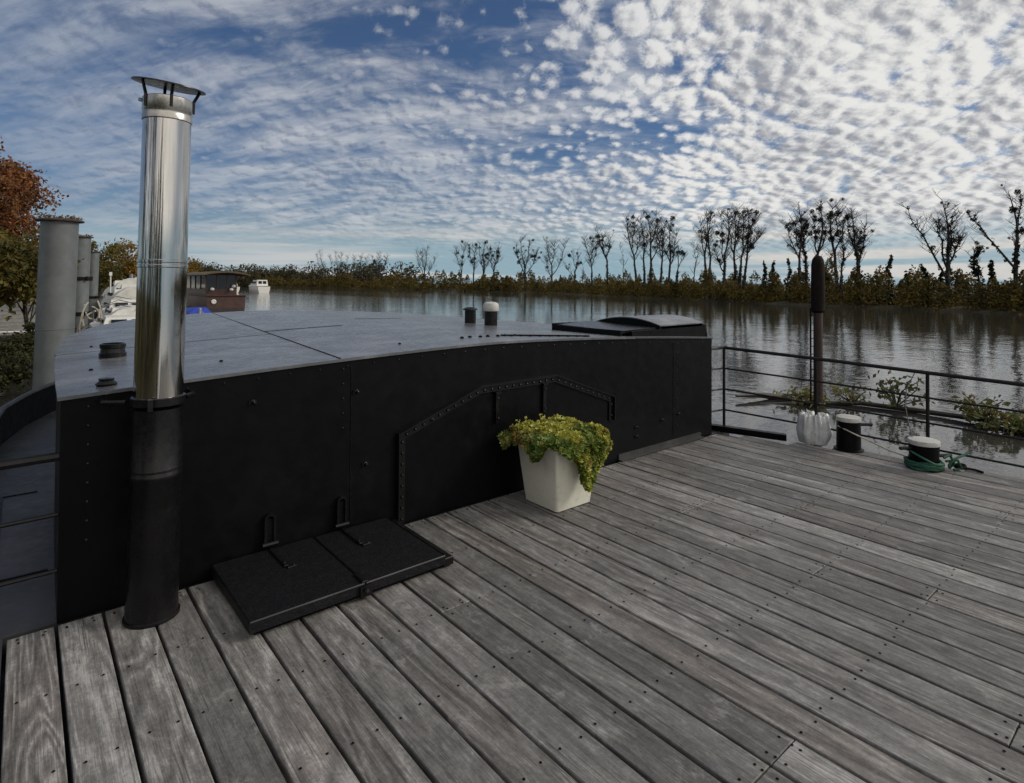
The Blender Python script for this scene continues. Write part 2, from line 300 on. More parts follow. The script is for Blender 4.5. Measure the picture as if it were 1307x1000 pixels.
# ---------------------------------------------------------------- mesh helpers
class MB:
    def __init__(s): s.v = []; s.f = []
    def add(s, vs, fs):
        o = len(s.v); s.v.extend([tuple(p) for p in vs]); s.f.extend([tuple(i + o for i in f) for f in fs]); return s
    def box(s, x0, x1, y0, y1, z0, z1):
        return s.add([(x0, y0, z0), (x1, y0, z0), (x1, y1, z0), (x0, y1, z0), (x0, y0, z1), (x1, y0, z1), (x1, y1, z1), (x0, y1, z1)],
                     [(3, 2, 1, 0), (4, 5, 6, 7), (0, 1, 5, 4), (1, 2, 6, 5), (2, 3, 7, 6), (3, 0, 4, 7)])
    def bbox(s, x0, x1, y0, y1, z0, z1, c=0.004):
        # box whose upper edges and upright corners are chamfered
        def ring(i, z): return [(x0 + i, y0 + 2 * i if 0 else y0 + i, z), (x1 - i, y0 + i, z), (x1 - i, y1 - i, z), (x0 + i, y1 - i, z)]
        vs = ring(0, z0) + ring(0, z1 - c) + ring(c, z1)
        fs = [(3, 2, 1, 0), (8, 9, 10, 11)]
        for k in (0, 4):
            for j in range(4): fs.append((k + j, k + (j + 1) % 4, k + 4 + (j + 1) % 4, k + 4 + j))
        return s.add(vs, fs)
    def prism(s, poly, z0, z1):
        # poly counter-clockwise in xy
        n = len(poly)
        return s.add([(x, y, z0) for x, y in poly] + [(x, y, z1) for x, y in poly],
                     [tuple(reversed(range(n))), tuple(range(n, 2 * n))] + [(i, (i + 1) % n, n + (i + 1) % n, n + i) for i in range(n)])
    def tube(s, pts, radii, n=8, caps=True):
        pts = [Vector(p) for p in pts]
        if not isinstance(radii, (list, tuple)): radii = [radii] * len(pts)
        vs = []; fs = []; prev = None
        for i, p in enumerate(pts):
            a = pts[max(0, i - 1)]; b = pts[min(len(pts) - 1, i + 1)]
            t = (b - a).normalized()
            if prev is None:
                u = t.orthogonal().normalized()
            else:
                u = prev - t * prev.dot(t)
                u = u.normalized() if u.length > 1e-6 else t.orthogonal().normalized()
            prev = u; v = t.cross(u)
            for k in range(n):
                a2 = 2 * math.pi * k / n
                vs.append(p + (u * math.cos(a2) + v * math.sin(a2)) * radii[i])
        for i in range(len(pts) - 1):
            for k in range(n):
                fs.append((i * n + k, i * n + (k + 1) % n, (i + 1) * n + (k + 1) % n, (i + 1) * n + k))
        if caps:
            fs.append(tuple(reversed(range(n)))); fs.append(tuple(range((len(pts) - 1) * n, len(pts) * n)))
        return s.add(vs, fs)
    def lathe(s, prof, n=32, M=None, cx=0, cy=0):
        vs = []; fs = []
        for r, z in prof:
            for k in range(n):
                a = 2 * math.pi * k / n
                p = Vector((cx + r * math.cos(a), cy + r * math.sin(a), z))
                vs.append(M @ p if M else p)
        for i in range(len(prof) - 1):
            for k in range(n):
                fs.append((i * n + k, i * n + (k + 1) % n, (i + 1) * n + (k + 1) % n, (i + 1) * n + k))
        fs.append(tuple(reversed(range(n)))); fs.append(tuple(range((len(prof) - 1) * n, len(prof) * n)))
        return s.add(vs, fs)
    def ball(s, c, r, n=6, m=4, sz=1.0):
        vs = [(c[0], c[1], c[2] - r * sz)]; fs = []
        for j in range(1, m):
            t = math.pi * j / m
            for k in range(n):
                a = 2 * math.pi * k / n
                vs.append((c[0] + r * math.sin(t) * math.cos(a), c[1] + r * math.sin(t) * math.sin(a), c[2] - r * math.cos(t) * sz))
        vs.append((c[0], c[1], c[2] + r * sz)); L = len(vs) - 1
        for k in range(n): fs.append((0, 1 + (k + 1) % n, 1 + k))
        for j in range(m - 2):
            for k in range(n):
                a = 1 + j * n; fs.append((a + k, a + (k + 1) % n, a + n + (k + 1) % n, a + n + k))
        a = 1 + (m - 2) * n
        for k in range(n): fs.append((a + k, a + (k + 1) % n, L))
        return s.add(vs, fs)
    def leaf(s, c, size, rnd=random, flat=0.0, fold=0.25):
        # one small folded leaf / leaf clump, any orientation
        n = Vector((rnd.gauss(0, 1), rnd.gauss(0, 1), rnd.gauss(0, 1) + flat))
        n = n.normalized() if n.length > 1e-4 else Vector((0, 0, 1))
        u = n.orthogonal().normalized(); u = Matrix.Rotation(rnd.uniform(0, 6.28), 3, n) @ u; v = n.cross(u)
        a = size * rnd.uniform(.6, 1.2); b = a * rnd.uniform(.4, .8); c = Vector(c)
        return s.add([c - u * a * .5, c + v * b * .5 + n * a * fold * .5, c + u * a * .5, c - v * b * .5 + n * a * fold * .5], [(0, 1, 2), (0, 2, 3)])
    def build(s, name, mat, parent=None, smooth=False):
        o0 = parent_loc(parent)
        me = bpy.data.meshes.new(name)
        me.from_pydata([(x - o0[0], y - o0[1], z - o0[2]) for x, y, z in s.v], [], s.f); me.update()
        me.materials.append(MAT[mat])
        if smooth:
            me.polygons.foreach_set('use_smooth', [True] * len(me.polygons))
            if smooth != 'all': me.set_sharp_from_angle(angle=R(38))
        o = bpy.data.objects.new(name, me); COL.objects.link(o)
        if parent is not None: o.parent = parent
        return o
def parent_loc(p):
    x = Vector((0, 0, 0))
    while p is not None: x = x + Vector(p.location); p = p.parent
    return x
def tag(o, label=None, cat=None, group=None, kind=None):
    if label: o['label'] = label
    if cat: o['category'] = cat
    if group: o['group'] = group
    if kind: o['kind'] = kind
    return o
def thing(name, loc, label, cat, group=None):
    o = bpy.data.objects.new(name, None); COL.objects.link(o); o.location = loc; o.empty_display_size = 0.1
    return tag(o, label, cat, group)
def copy_tree(o, parent=None):
    c = o.copy(); COL.objects.link(c)
    if parent is not None: c.parent = parent
    for ch in list(o.children): copy_tree(ch, c)
    return c
def lerp_pts(tab, y):
    if y <= tab[0][0]: return tab[0][1]
    for (a, p), (b, q) in zip(tab, tab[1:]):
        if y <= b: return p + (q - p) * (y - a) / (b - a)
    return tab[-1][1]

# ================================================================ THE SETTING
WZ = -1.35
def sheet(name, mat, pts, z, kind='structure'):
    m = MB(); m.add([(x, y, z) for x, y in pts], [tuple(range(len(pts)))])
    return tag(m.build(name, mat), kind=kind)
sheet('river', 'river_water', [(-4000, -4000), (4000, -4000), (4000, 4000), (-4000, 4000)], WZ)

LEFT_SHORE = [(-9, -60), (-6.5, -20), (-5, 2), (-3.2, 12), (-.9, 21), (.1, 25), (.6, 33), (1.6, 45), (3.0, 60), (5.5, 100), (10, 150), (24, 220), (60, 300), (96, 372)]
RIGHT_SHORE = [(74, -120), (74, -30), (73, 5), (74.7, 12.4), (79, 21.2), (80.8, 39.4), (90.8, 70.6), (111.7, 124.5), (108.5, 196), (104, 300), (103, 345), (96, 372)]
def bank(name, shore, far, steps):
    # a ground sheet that dips under the water at its shoreline and runs to the horizon
    m = MB(); n = len(shore); rows = []
    for t, z in steps:
        rows.append([(x + (fx - x) * t, y + (fy - y) * t, z) for (x, y), (fx, fy) in zip(shore, far)])
    m.v = [p for r in rows for p in r]
    for i in range(len(rows) - 1):
        for k in range(n - 1):
            m.f.append((i * n + k, i * n + k + 1, (i + 1) * n + k + 1, (i + 1) * n + k))
    return tag(m.build(name, 'bank_earth', smooth='all'), kind='structure')
def away(shore, d, sgn): return [(x + sgn * d, y + (d * .9 if i >= len(shore) - 3 else 0)) for i, (x, y) in enumerate(shore)]
ST = [(-.00035, -1.9), (0, -1.36), (.0003, -1.12), (.0015, -.85), (.01, -.5), (.05, 0), (1, 2)]
bank('left_bank', LEFT_SHORE, away(LEFT_SHORE, 3500, -1), ST)
bank('right_bank', RIGHT_SHORE, away(RIGHT_SHORE, 3500, 1), ST)

# ---------------------------------------------------------------- the barge: hull and side decks
HALF = [(-8, 3.10), (-4, 3.10), (0, 3.08), (1.6, 3.04), (3.3, 2.95), (5.0, 2.95), (6.2, 2.94), (7.16, 2.86), (7.9, 2.69), (8.66, 2.42), (9.4, 1.98), (10.1, 1.35), (10.6, .72), (10.85, .0)]
CX = 2.72
def outline(off=0.0):
    r = [(CX + w_ + off if w_ > 0 else CX, y + (off if y > 10 else 0)) for y, w_ in HALF]
    l = [(CX - w_ - off, y + (off if y > 10 else 0)) for y, w_ in HALF[:-1]]
    return r + list(reversed(l))            # counter-clockwise
barge = thing('barge', (CX, 0, WZ), 'black steel barge hull with low bulwark under the wooden deck', 'barge')
m = MB(); m.prism(outline(0.0), WZ - .7, -.075); m.build('hull', 'black_paint', barge)
# left steel margin, fore deck round the cabin
m = MB()
lf = [p for p in reversed(outline(-.01)) if p[0] < CX]
fore = [(CX - lerp_pts(HALF, y) + .01, y) for y in (3.285, 4.2, 5.0, 6.2, 7.16, 7.9, 8.66, 9.4, 10.1, 10.6)]
fr = [(2 * CX - x, y) for x, y in reversed(fore)]
m.prism(fore + fr, -.076, -.004)
m.prism([(-.37, -8), (-.045, -8), (-.045, 3.283), (-.22, 3.283), (-.33, 1.6)], -.076, -.004)
m.build('side_deck', 'side_deck_paint', barge)
m = MB()   # raised plate seams on the side deck
m.box(-.10, -.085, 3.6, 5.4, -.004, .004); m.box(-.085, .10, 5.385, 5.4, -.004, .003)
m.box(-.2, .12, 3.9, 3.912, -.004, .003)
m.build('plate_seam', 'black_paint', barge)
def wall_strip(mb, pts, z0, tops, th):
    # a thin standing strip along a polyline; tops gives its upper edge
    n = len(pts)
    for k in range(n - 1):
        (ax, ay), (bx, by) = pts[k], pts[k + 1]
    nrm = []
    for k in range(n):
        a = Vector(pts[max(0, k - 1)]); b = Vector(pts[min(n - 1, k + 1)]); d = (b - a).normalized(); nrm.append(Vector((-d.y, d.x)) * th)
    vs = []
    for (x, y), q, zt in zip(pts, nrm, tops):
        vs += [(x, y, z0), (x + q.x, y + q.y, z0), (x + q.x, y + q.y, zt), (x, y, zt)]
    fs = [(0, 1, 2, 3), tuple(4 * (n - 1) + i for i in (3, 2, 1, 0))]
    for k in range(n - 1):
        a = 4 * k; b = a + 4
        for i in range(4): fs.append((a + i, b + i, b + (i + 1) % 4, a + (i + 1) % 4))
    mb.add(vs, fs)
ys = [4.6, 5.2, 5.8, 6.3, 6.8, 7.2, 7.6, 8.0, 8.4, 8.8, 9.2, 9.6, 10.0, 10.35, 10.6]
bl = [(CX - lerp_pts(HALF, y) + .004, y) for y in ys]
tops = [.10 + .20 * min(1, (y - 4.6) / 2.4) for y in ys]
pts = bl + [(CX, 10.86)] + [(2 * CX - x, y) for x, y in reversed(bl)]
tp = tops + [.31] + list(reversed(tops))
m = MB(); wall_strip(m, pts, -.08, tp, .03); bw = m.build('bulwark', 'black_paint', barge)
m = MB(); m.tube([(x, y, z + .012) for (x, y), z in zip(pts, tp)], .026, 8); m.build('bulwark_rail', 'side_deck_paint', bw, smooth=True)
# low steel coaming at the deck's notch beside the cabin corner
m = MB()
m.add([(5.45, 3.40, -.01), (5.52, 3.44, -.01), (5.72, 2.72, -.01), (5.66, 2.69, -.01), (5.45, 3.40, .05), (5.52, 3.44, .05), (5.72, 2.72, .05), (5.66, 2.69, .05)],
      [(0, 1, 2, 3), (7, 6, 5, 4), (1, 0, 4, 5), (2, 1, 5, 6), (3, 2, 6, 7), (0, 3, 7, 4)])
m.build('coaming', 'black_paint', barge)

# ---------------------------------------------------------------- wooden deck, every board with its own gap
DECK_R = [(-8, 6.10), (-4, 6.10), (.9, 6.05), (2.06, 5.98), (2.4, 5.80), (2.69, 5.645), (3.25, 5.44)]
def deck_end(x):      # y where a board at this x has to stop
    if x <= 5.44: return 3.25
    for (y0, a), (y1, b) in zip(DECK_R, DECK_R[1:]):
        if b <= x <= a and a != b: return y0 + (a - x) / (a - b) * (y1 - y0)
    return -8
PW_, GAP = 0.1685, 0.0135
rj = random.Random(21)
m = MB(); scr = MB(); k = 0; x = -.030
joists = [3.19 - .455 * i for i in range(20)]
while x < 6.09:
    x1 = x + PW_ - GAP
    if x1 > 6.1: x1 = 6.1
    ye = deck_end(x1) if x1 > 5.44 else 3.25
    cuts = []
    js = rj.sample(range(2, 17), 3)
    if k % 2: js = js[:2]
    if k == 3: js = [3, 11]
    cuts = sorted({joists[j] - (.12 if k == 3 and j == 3 else 0) for j in js if joists[j] < ye - .4}, reverse=True)
    edges = [ye] + cuts + [-5.0]
    for a, b in zip(edges, edges[1:]):
        if a - b < .05: continue
        dzz = rj.uniform(-.0015, .0015); jx = rj.uniform(-.0012, .0012)
        m.bbox(x + jx, x1 + jx, b + .002, a - .002, -.070, dzz, .0028)
        for e in (a - .035, b + .035):
            if e in (ye - .035,) or b > -4.9:
                for fx in (.03, PW_ - GAP - .03):
                    scr.lathe([(.0052, dzz + .0010), (.0042, dzz + .0022)], 7, None, x + fx + rj.uniform(-.004, .004), e + rj.uniform(-.006, .006))
    for yj in joists:
        if yj > ye - .04 or yj < -1.2: continue
        for fx in (.034, PW_ - GAP - .034):
            scr.lathe([(.0052, .0022), (.0042, .0034)], 7, None, x + fx + rj.uniform(-.006, .006), yj + rj.uniform(-.012, .012))
    x += PW_; k += 1
deck = tag(m.build('deck', 'weathered_wood'), kind='structure')
so = scr.build('deck_screw', 'dark_gap', deck); tag(so, kind='stuff')

# ================================================================ THE CABIN
def camber(x): return 1.072 - .0258 * abs(x - 2.55) ** 1.5
WY = 3.27
SIDE = [(3.27, .135), (3.7, .142), (4.2, .155), (4.7, .172), (5.3, .205), (5.9, .245), (6.4, .30), (6.9, .39), (7.4, .53), (7.8, .69), (8.15, .88), (8.4, 1.10), (8.58, 1.40), (8.68, 1.75), (8.74, 2.2), (8.76, 2.72)]
XL, XR = .135, 5.305
cabin = thing('deck_cabin', (CX, WY, 0), 'long low black riveted steel cabin with a cambered blue grey roof', 'cabin')
# front wall: a plate whose top follows the camber
m = MB(); N = 48
xs = [XL + (XR - XL) * i / N for i in range(N + 1)]
vs = []
for x_ in xs: vs += [(x_, WY, -.004), (x_, WY, camber(x_) - .004), (x_, WY + .03, camber(x_) - .004), (x_, WY + .03, -.004)]
fs = [(0, 3, 2, 1), tuple(4 * N + i for i in (0, 1, 2, 3))]
for i in range(N):
    a = 4 * i; b = a + 4
    fs += [(a, a + 1, b + 1, b), (a + 1, a + 2, b + 2, b + 1), (a + 2, a + 3, b + 3, b + 2), (a + 3, a, b, b + 3)]
m.add(vs, fs); front = m.build('front_wall', 'black_paint', cabin)
# side wall round the bow end
left = [(x_, y_) for y_, x_ in SIDE]
ring = [(x_, max(y_, WY + .031)) for x_, y_ in left] + [(5.44 - x_, max(y_, WY + .031)) for x_, y_ in reversed(left[:-1])]
m = MB(); wall_strip(m, list(reversed(ring)), -.003, [camber(p[0]) - .006 for p in reversed(ring)], .03)
m.build('side_wall', 'black_paint', cabin)
# roof: cross sections along the cabin
m = MB(); NX = 40; rows = 0
sect = [(WY - .012, .123)] + [(y_, x_ - .012) for y_, x_ in SIDE[:-1]] + [(8.765, 2.4)]
for y_, xl in sect:
    xr = 5.44 - xl
    for i in range(NX + 1):
        x_ = xl + (xr - xl) * (i / NX)
        m.v.append((x_, y_, camber(x_) + .012))
    rows += 1
for j in range(rows - 1):
    for i in range(NX):
        a = j * (NX + 1) + i; m.f.append((a, a + 1, a + NX + 2, a + NX + 1))
nv = len(m.v)
edge = [i for i in range(NX + 1)] + [j * (NX + 1) + NX for j in range(1, rows)] + [(rows - 1) * (NX + 1) + i for i in range(NX - 1, -1, -1)] + [j * (NX + 1) for j in range(rows - 2, 0, -1)]
for e in edge: p = m.v[e]; m.v.append((p[0], p[1], p[2] - .016))
L = len(edge)
for i in range(L): m.f.append((edge[i], nv + i, nv + (i + 1) % L, edge[(i + 1) % L]))
roof = m.build('roof', 'roof_paint', cabin, smooth=True)
def on_roof(x_, y_, dz=.012): return (x_, y_, camber(x_) + dz)
# welded seams of the roof plates
m = MB()
def seam(a, b, r=.006, n=14):
    m.tube([on_roof(a[0] + (b[0] - a[0]) * i / n, a[1] + (b[1] - a[1]) * i / n, .0115) for i in range(n + 1)], r, 5)
seam((1.425, 3.275), (1.76, 6.7), .005); seam((1.76, 6.7), (1.95, 8.6), .004)
seam((1.63, 5.35), (2.35, 5.38), .005); seam((.17, 5.05), (1.60, 5.07), .0025); seam((2.9, 6.3), (3.5, 6.3), .004)
m.build('roof_seam', 'dark_gap', roof)
# rows of rivets left standing on the roof
RIV = MB().ball((0, 0, 0), .016, 8, 5, .8).build('rivet', 'dark_gap', roof, smooth='all')
def rivet(p, s_=1.0, first=[True]):
    o = RIV if first[0] else RIV.copy()
    if not first[0]: COL.objects.link(o); o.parent = roof
    first[0] = False; o.location = Vector(p) - parent_loc(roof); o.scale = (s_, s_, s_)
RIV.data.transform(Matrix.Translation(parent_loc(roof)))
for i in range(7): rivet(on_roof(2.52 + .085 * i, 3.62 + .018 * (i % 2), .014))
for i in range(9): rivet(on_roof(2.98 + .075 * i, 3.60 - .03 * i, .014), .95)
m = MB(); m.tube([on_roof(2.92, 3.66, .014), on_roof(3.3, 3.5, .014), on_roof(3.62, 3.36, .014)], .010, 6); m.build('lashing_strip', 'dark_gap', roof)
for x_, y_ in ((.30, 4.05), (.55, 3.55), (.9, 3.75), (.40, 5.4), (2.0, 3.62)): rivet(on_roof(x_, y_, .013), .7)
m = MB(); m.lathe([(.001, 0), (.040, 0), (.046, .012), (.030, .026), (.034, .036), (.001, .040)], 14, Matrix.Translation(on_roof(.315, 3.42, .010))); m.build('roof_fitting', 'black_gloss', roof, smooth=True)
m = MB(); m.tube([on_roof(.58, 3.50, .012), on_roof(.58, 3.50, .05), on_roof(.62, 3.47, .06)], .008, 6); m.build('roof_hook', 'black_gloss', roof)
# vents
m = MB(); M = Matrix.Translation(on_roof(.455, 4.60, .008))
m.lathe([(.076, 0), (.076, .030), (.070, .034), (.066, .06), (.072, .064), (.072, .088), (.060, .092), (.060, .070), (.001, .066)], 28, M)
m.build('vent_stub', 'black_gloss', roof, smooth=True)
m = MB(); M = Matrix.Translation(on_roof(3.82, 5.33, .008))
m.lathe([(.062, 0), (.062, .155), (.058, .16)], 22, M); v1 = m.build('vent_pipe', 'black_gloss', roof, smooth=True)
m = MB(); m.lathe([(.060, .150), (.083, .152), (.080, .166), (.050, .182), (.001, .186)], 22, M); m.build('vent_cap', 'black_gloss', v1, smooth=True)
m = MB(); M = Matrix.Translation(on_roof(3.80, 4.93, .008))
m.lathe([(.068, 0), (.068, .16), (.064, .165)], 22, M); v2 = m.build('vent_pipe', 'black_gloss', roof, smooth=True)
m = MB(); m.lathe([(.060, .155), (.080, .157), (.084, .175), (.084, .212), (.074, .238), (.045, .250), (.001, .254)], 26, M); tag(m.build('vent_cap', 'white_paint', v2, smooth=True), 'white domed vent cap')

# companionway at the right end of the roof: a low coaming with a vaulted sliding hood
hood = MB(); x0, x1, ya, yb = 4.55, 5.26, 3.335, 4.22
n = 16; prof = []
for i in range(n + 1):
    s_ = i / n; y_ = ya + (yb - ya) * s_
    prof.append((y_, .088 * (1 - (2 * s_ - .9) ** 2 * .85 if s_ < .95 else .10)))
zb = lambda x_: camber(x_) + .075 + (5.26 - x_) * .0
vs = []
for x_ in (x0, x1):
    zt = 1.083
    for y_, h_ in prof: vs.append((x_, y_, zt + max(h_, 0)))
    for y_, h_ in prof: vs.append((x_, y_, zt + max(h_, 0) - .010))
K = n + 1; fs = []
for i in range(n):
    fs.append((i, 2 * K + i, 2 * K + i + 1, i + 1)); fs.append((K + i + 1, 3 * K + i + 1, 3 * K + i, K + i))
    fs.append((i + 1, K + i + 1, K + i, i)); fs.append((2 * K + i, 3 * K + i, 3 * K + i + 1, 2 * K + i + 1))
fs += [(0, K, 3 * K, 2 * K), (n, 2 * K + n, 3 * K + n, K + n)]
hood.add(vs, fs); ho = hood.build('sliding_hood', 'roof_paint', roof, smooth=True)
m = MB()
for xx in (x0 - .006, x1 - .03):   # end plates of the hood
    m = MB()
    vs = [(xx, y_, 1.075 + max(h_, 0)) for y_, h_ in prof] + [(xx, yb, 1.0), (xx, ya, 1.0)]
    vs2 = [(x_ + .022, y_, z_) for x_, y_, z_ in vs]; q = len(vs)
    m.add(vs + vs2, [tuple(range(q)), tuple(reversed(range(q, 2 * q)))] + [(i, q + i, q + (i + 1) % q, (i + 1) % q) for i in range(q)])
    m.build('end_plate', 'black_paint', ho)
m = MB()
m.box(4.12, 5.275, 3.318, 3.343, .93, 1.078); m.build('hood_coaming', 'black_paint', roof)
for q in ((4.00, 4.53, 4.18, 4.21, .98, 1.105), (4.0, 4.022, 3.346, 4.178, .98, 1.088), (5.262, 5.285, 3.346, 4.22, .90, 1.075)):
    m = MB(); m.box(*q); m.build('hood_coaming', 'black_paint', roof)
m = MB(); m.add([(4.025, 3.36, 1.083), (4.54, 3.36, 1.090), (4.54, 4.175, 1.112), (4.025, 4.175, 1.096), (4.025, 3.36, 1.06), (4.54, 3.36, 1.06), (4.54, 4.175, 1.08), (4.025, 4.175, 1.07)],
                [(0, 1, 2, 3), (7, 6, 5, 4), (0, 4, 5, 1), (1, 5, 6, 2), (2, 6, 7, 3), (3, 7, 4, 0)]); m.build('hatch_board', 'black_gloss', roof)
m = MB(); m.tube([(5.26, 3.33, 1.09), (5.285, 3.33, 1.05), (5.30, 3.322, .96)], .012, 6); m.build('hood_rail', 'rail_paint', ho); m = MB(); m.tube([(5.27, 4.2, 1.12), (5.30, 3.8, 1.115), (5.27, 3.36, 1.095)], .008, 6); m.build('hood_rail', 'rail_paint', ho)
m = MB(); m.tube([(4.10 + 1.19 * i / 12, 3.257, camber(4.10 + 1.19 * i / 12) + .006) for i in range(13)], .0055, 6); m.build('top_edge', 'side_deck_paint', front)

m = MB()
for x_ in (1.49, 4.66):
    m.tube([(x_ + .002 * math.sin(i * 2.1), WY - .001, .09 + (camber(x_) - .13) * i / 14) for i in range(15)], .0035, 5)
tag(m.build('weld_seam', 'black_gloss', front), kind='stuff')
# arched riveted frame on the wall
ARCH = [(1.79, 0.0), (1.79, .565), (2.42, .792), (3.14, .800), (3.81, .560), (3.81, .36)]
m = MB()
def inset(poly, d):
    out = []
    for i, p in enumerate(poly):
        a = Vector(poly[max(0, i - 1)]); b = Vector(poly[min(len(poly) - 1, i + 1)]); p = Vector(p)
        if i == 0 or i == len(poly) - 1:
            dd = (b - a).normalized(); nn = Vector((dd.y, -dd.x)); out.append(p + nn * d)
        else:
            d1 = (p - a).normalized(); d2 = (b - p).normalized()
            n1 = Vector((d1.y, -d1.x)); n2 = Vector((d2.y, -d2.x)); bis = (n1 + n2).normalized()
            out.append(p + bis * d / max(.3, bis.dot(n1)))
    return out
inn = inset(ARCH, .055); lip = inset(ARCH, .010)
def band(mb, A, B, y0, y1):
    n = len(A); vs = []
    for a, b in zip(A, B): vs += [(a[0], y1, a[1]), (b[0], y1, b[1]), (b[0], y0, b[1]), (a[0], y0, a[1])]
    fs = [(0, 1, 2, 3), tuple(4 * (n - 1) + i for i in (3, 2, 1, 0))]
    for k in range(n - 1):
        for i in range(4): fs.append((4 * k + i, 4 * k + 4 + i, 4 * k + 4 + (i + 1) % 4, 4 * k + (i + 1) % 4))
    mb.add(vs, fs)
band(m, ARCH, lip, WY + .004, WY - .034); band(m, lip, inn, WY + .004, WY - .012)
mid_ = inset(ARCH, .034); acc = 0.0
for a, b in zip(mid_, mid_[1:]):
    d = (Vector(b) - Vector(a)).length; q = max(1, int(d / .062))
    for i in range(q):
        p = Vector(a).lerp(Vector(b), (i + .5) / q)
        if p[1] > .02: m.ball((p[0], WY - .013, p[1]), .0105, 6, 4, 1)
m.build('arched_frame', 'black_gloss', front)
for x_, z0, z1 in ((2.57, .52, .72), (3.02, .53, .735)):
    m = MB()
    m.box(x_ - .014, x_ + .014, WY - .020, WY + .002, z0, z1); m.box(x_ - .024, x_ + .024, WY - .036, WY + .002, z1 + .001, z1 + .016)
    m.ball((x_ + .004, WY - .022, z0 + .03), .009); m.ball((x_ + .004, WY - .022, z1 - .03), .009)
    m.build('bracket', 'black_gloss', front)
for x_, z_ in ((2.04, .615), (.94, .865), (1.52, .855), (4.12, .25), (4.12, .17), (4.49, .26), (4.74, .28), (1.58, .42)):
    m = MB(); m.lathe([(.001, -.002), (.013, 0), (.013, .012), (.008, .016), (.006, .03), (.001, .032)], 8, Matrix.Translation((x_, WY, z_)) @ Matrix.Rotation(R(90), 4, 'X'))
    m.box(x_ - .02, x_ + .02, WY - .008, WY + .002, z_ - .012, z_ + .008); m.build('bolt', 'black_gloss', front)
m = MB()
for x_ in (.235, 1.44, 4.72):
    z_ = camber(x_) - .05
    while z_ > .62 - (.45 if x_ > 4 else 0) - (.35 if x_ < .5 else 0): m.ball((x_, WY, z_), .0075, 6, 4); z_ -= .085
for i in range(30):
    x_ = .3 + 5.0 * i / 30; m.ball((x_, WY - .001, camber(x_) - .035), .006, 6, 4)
tag(m.build('rivets', 'black_gloss', front), kind='stuff')
m = MB(); m.box(3.88, 5.10, WY - .045, WY + .002, .004, .016); m.box(3.881, 5.099, WY - .012, WY + .0015, .015, .055); m.build('base_angle', 'side_deck_paint', front)
for x_ in (1.03, 1.43):     # rounded hinge lugs
    m = MB()
    n = 10; prof2 = [(x_ - .030, .10)] + [(x_ + .030 * math.cos(math.pi - math.pi * i / n), .235 + .030 * math.sin(math.pi * i / n)) for i in range(n + 1)] + [(x_ + .030, .10)]
    band(m, prof2, inset(prof2, .012), WY + .003, WY - .030)
    m.box(x_ - .018, x_ + .018, WY - .012, WY + .003, .11, .235); m.tube([(x_ - .04, WY - .026, .105), (x_ + .04, WY - .026, .105)], .013, 8)
    m.build('hinge_lug', 'black_gloss', front)

# ================================================================ CHIMNEY
LX = .035 / 2.3
chim = thing('chimney_pipe', (.465, 3.08, 0), 'tall polished steel stove pipe with black base and rain cap, in front of the cabin', 'chimney')
MC = Matrix(((1, 0, LX, .465), (0, 1, 0, 3.08), (0, 0, 1, 0), (0, 0, 0, 1)))
m = MB(); m.lathe([(.112, .002), (.112, .012), (.104, .016), (.102, .62), (.1045, .624), (.1045, .640), (.102, .644), (.102, .93)], 48, MC); m.build('lower_pipe', 'black_gloss', chim, smooth=True)
m = MB(); m.lathe([(.1035, .655), (.1055, .656), (.1055, .662), (.1035, .663)], 48, MC); m.build('pipe_ring', 'black_gloss', chim, smooth=True)
m = MB(); m.lathe([(.1035, .944), (.1085, .947), (.1085, .980), (.104, .983)], 48, MC)
m.tube([MC @ Vector((-.118, .05, .955)), MC @ Vector((-.20, .10, .955)), MC @ Vector((-.20, .192, .955))], .012, 6)
m.tube([MC @ Vector((.118, .05, .955)), MC @ Vector((.16, .10, .955)), MC @ Vector((.16, .192, .955))], .012, 6)
m.box(.42 + .0, .44, 2.955, 2.975, .935, .985)
m.build('wall_clamp', 'black_gloss', chim, smooth=True)
m = MB(); m.lathe([(.0985, .98), (.0985, 1.560)], 64, MC); m.build('steel_section', 'stainless_steel', chim, smooth=True)
m = MB(); m.lathe([(.0985, 1.592), (.0975, 2.225)], 64, MC); m.build('steel_section', 'stainless_steel', chim, smooth=True)
m = MB(); m.lathe([(.0988, 1.558), (.1025, 1.561), (.1025, 1.570), (.0998, 1.573), (.0998, 1.580), (.1025, 1.583), (.1025, 1.592), (.0988, 1.595)], 64, MC); m.build('joint_band', 'stainless_steel', chim, smooth=True)
m = MB(); m.lathe([(.0978, 2.222), (.101, 2.226), (.101, 2.244), (.099, 2.250), (.099, 2.262), (.1015, 2.266), (.1015, 2.325), (.098, 2.328), (.094, 2.326), (.094, 2.20), (.001, 2.19)], 64, MC)
m.tube([MC @ Vector((-.105, -.03, 2.30)), MC @ Vector((-.118, -.034, 2.30))], .008, 6); m.build('collar', 'brushed_steel', chim, smooth=True)
TC = MC @ Matrix.Translation((.004, 0, 2.394)) @ Matrix.Rotation(R(4.5), 4, Vector((.15, .99, 0)).normalized()) @ Matrix.Rotation(R(9.0), 4, Vector((.99, -.15, 0)).normalized())
m = MB(); m.lathe([(.001, .000), (.142, -.005), (.150, -.004), (.148, .001), (.07, .010), (.001, .016)], 40, TC); cap = m.build('rain_cap', 'black_gloss', chim, smooth=True)
for a in (205, 268, 345, 90):
    m = MB(); ca, sa = math.cos(R(a)), math.sin(R(a))
    m.tube([MC @ Vector((.103 * ca, .103 * sa, 2.275)), MC @ Vector((.104 * ca, .104 * sa, 2.33)), TC @ Vector((.124 * ca, .124 * sa, -.004))], .0068, 6); m.build('strut', 'black_gloss', chim)

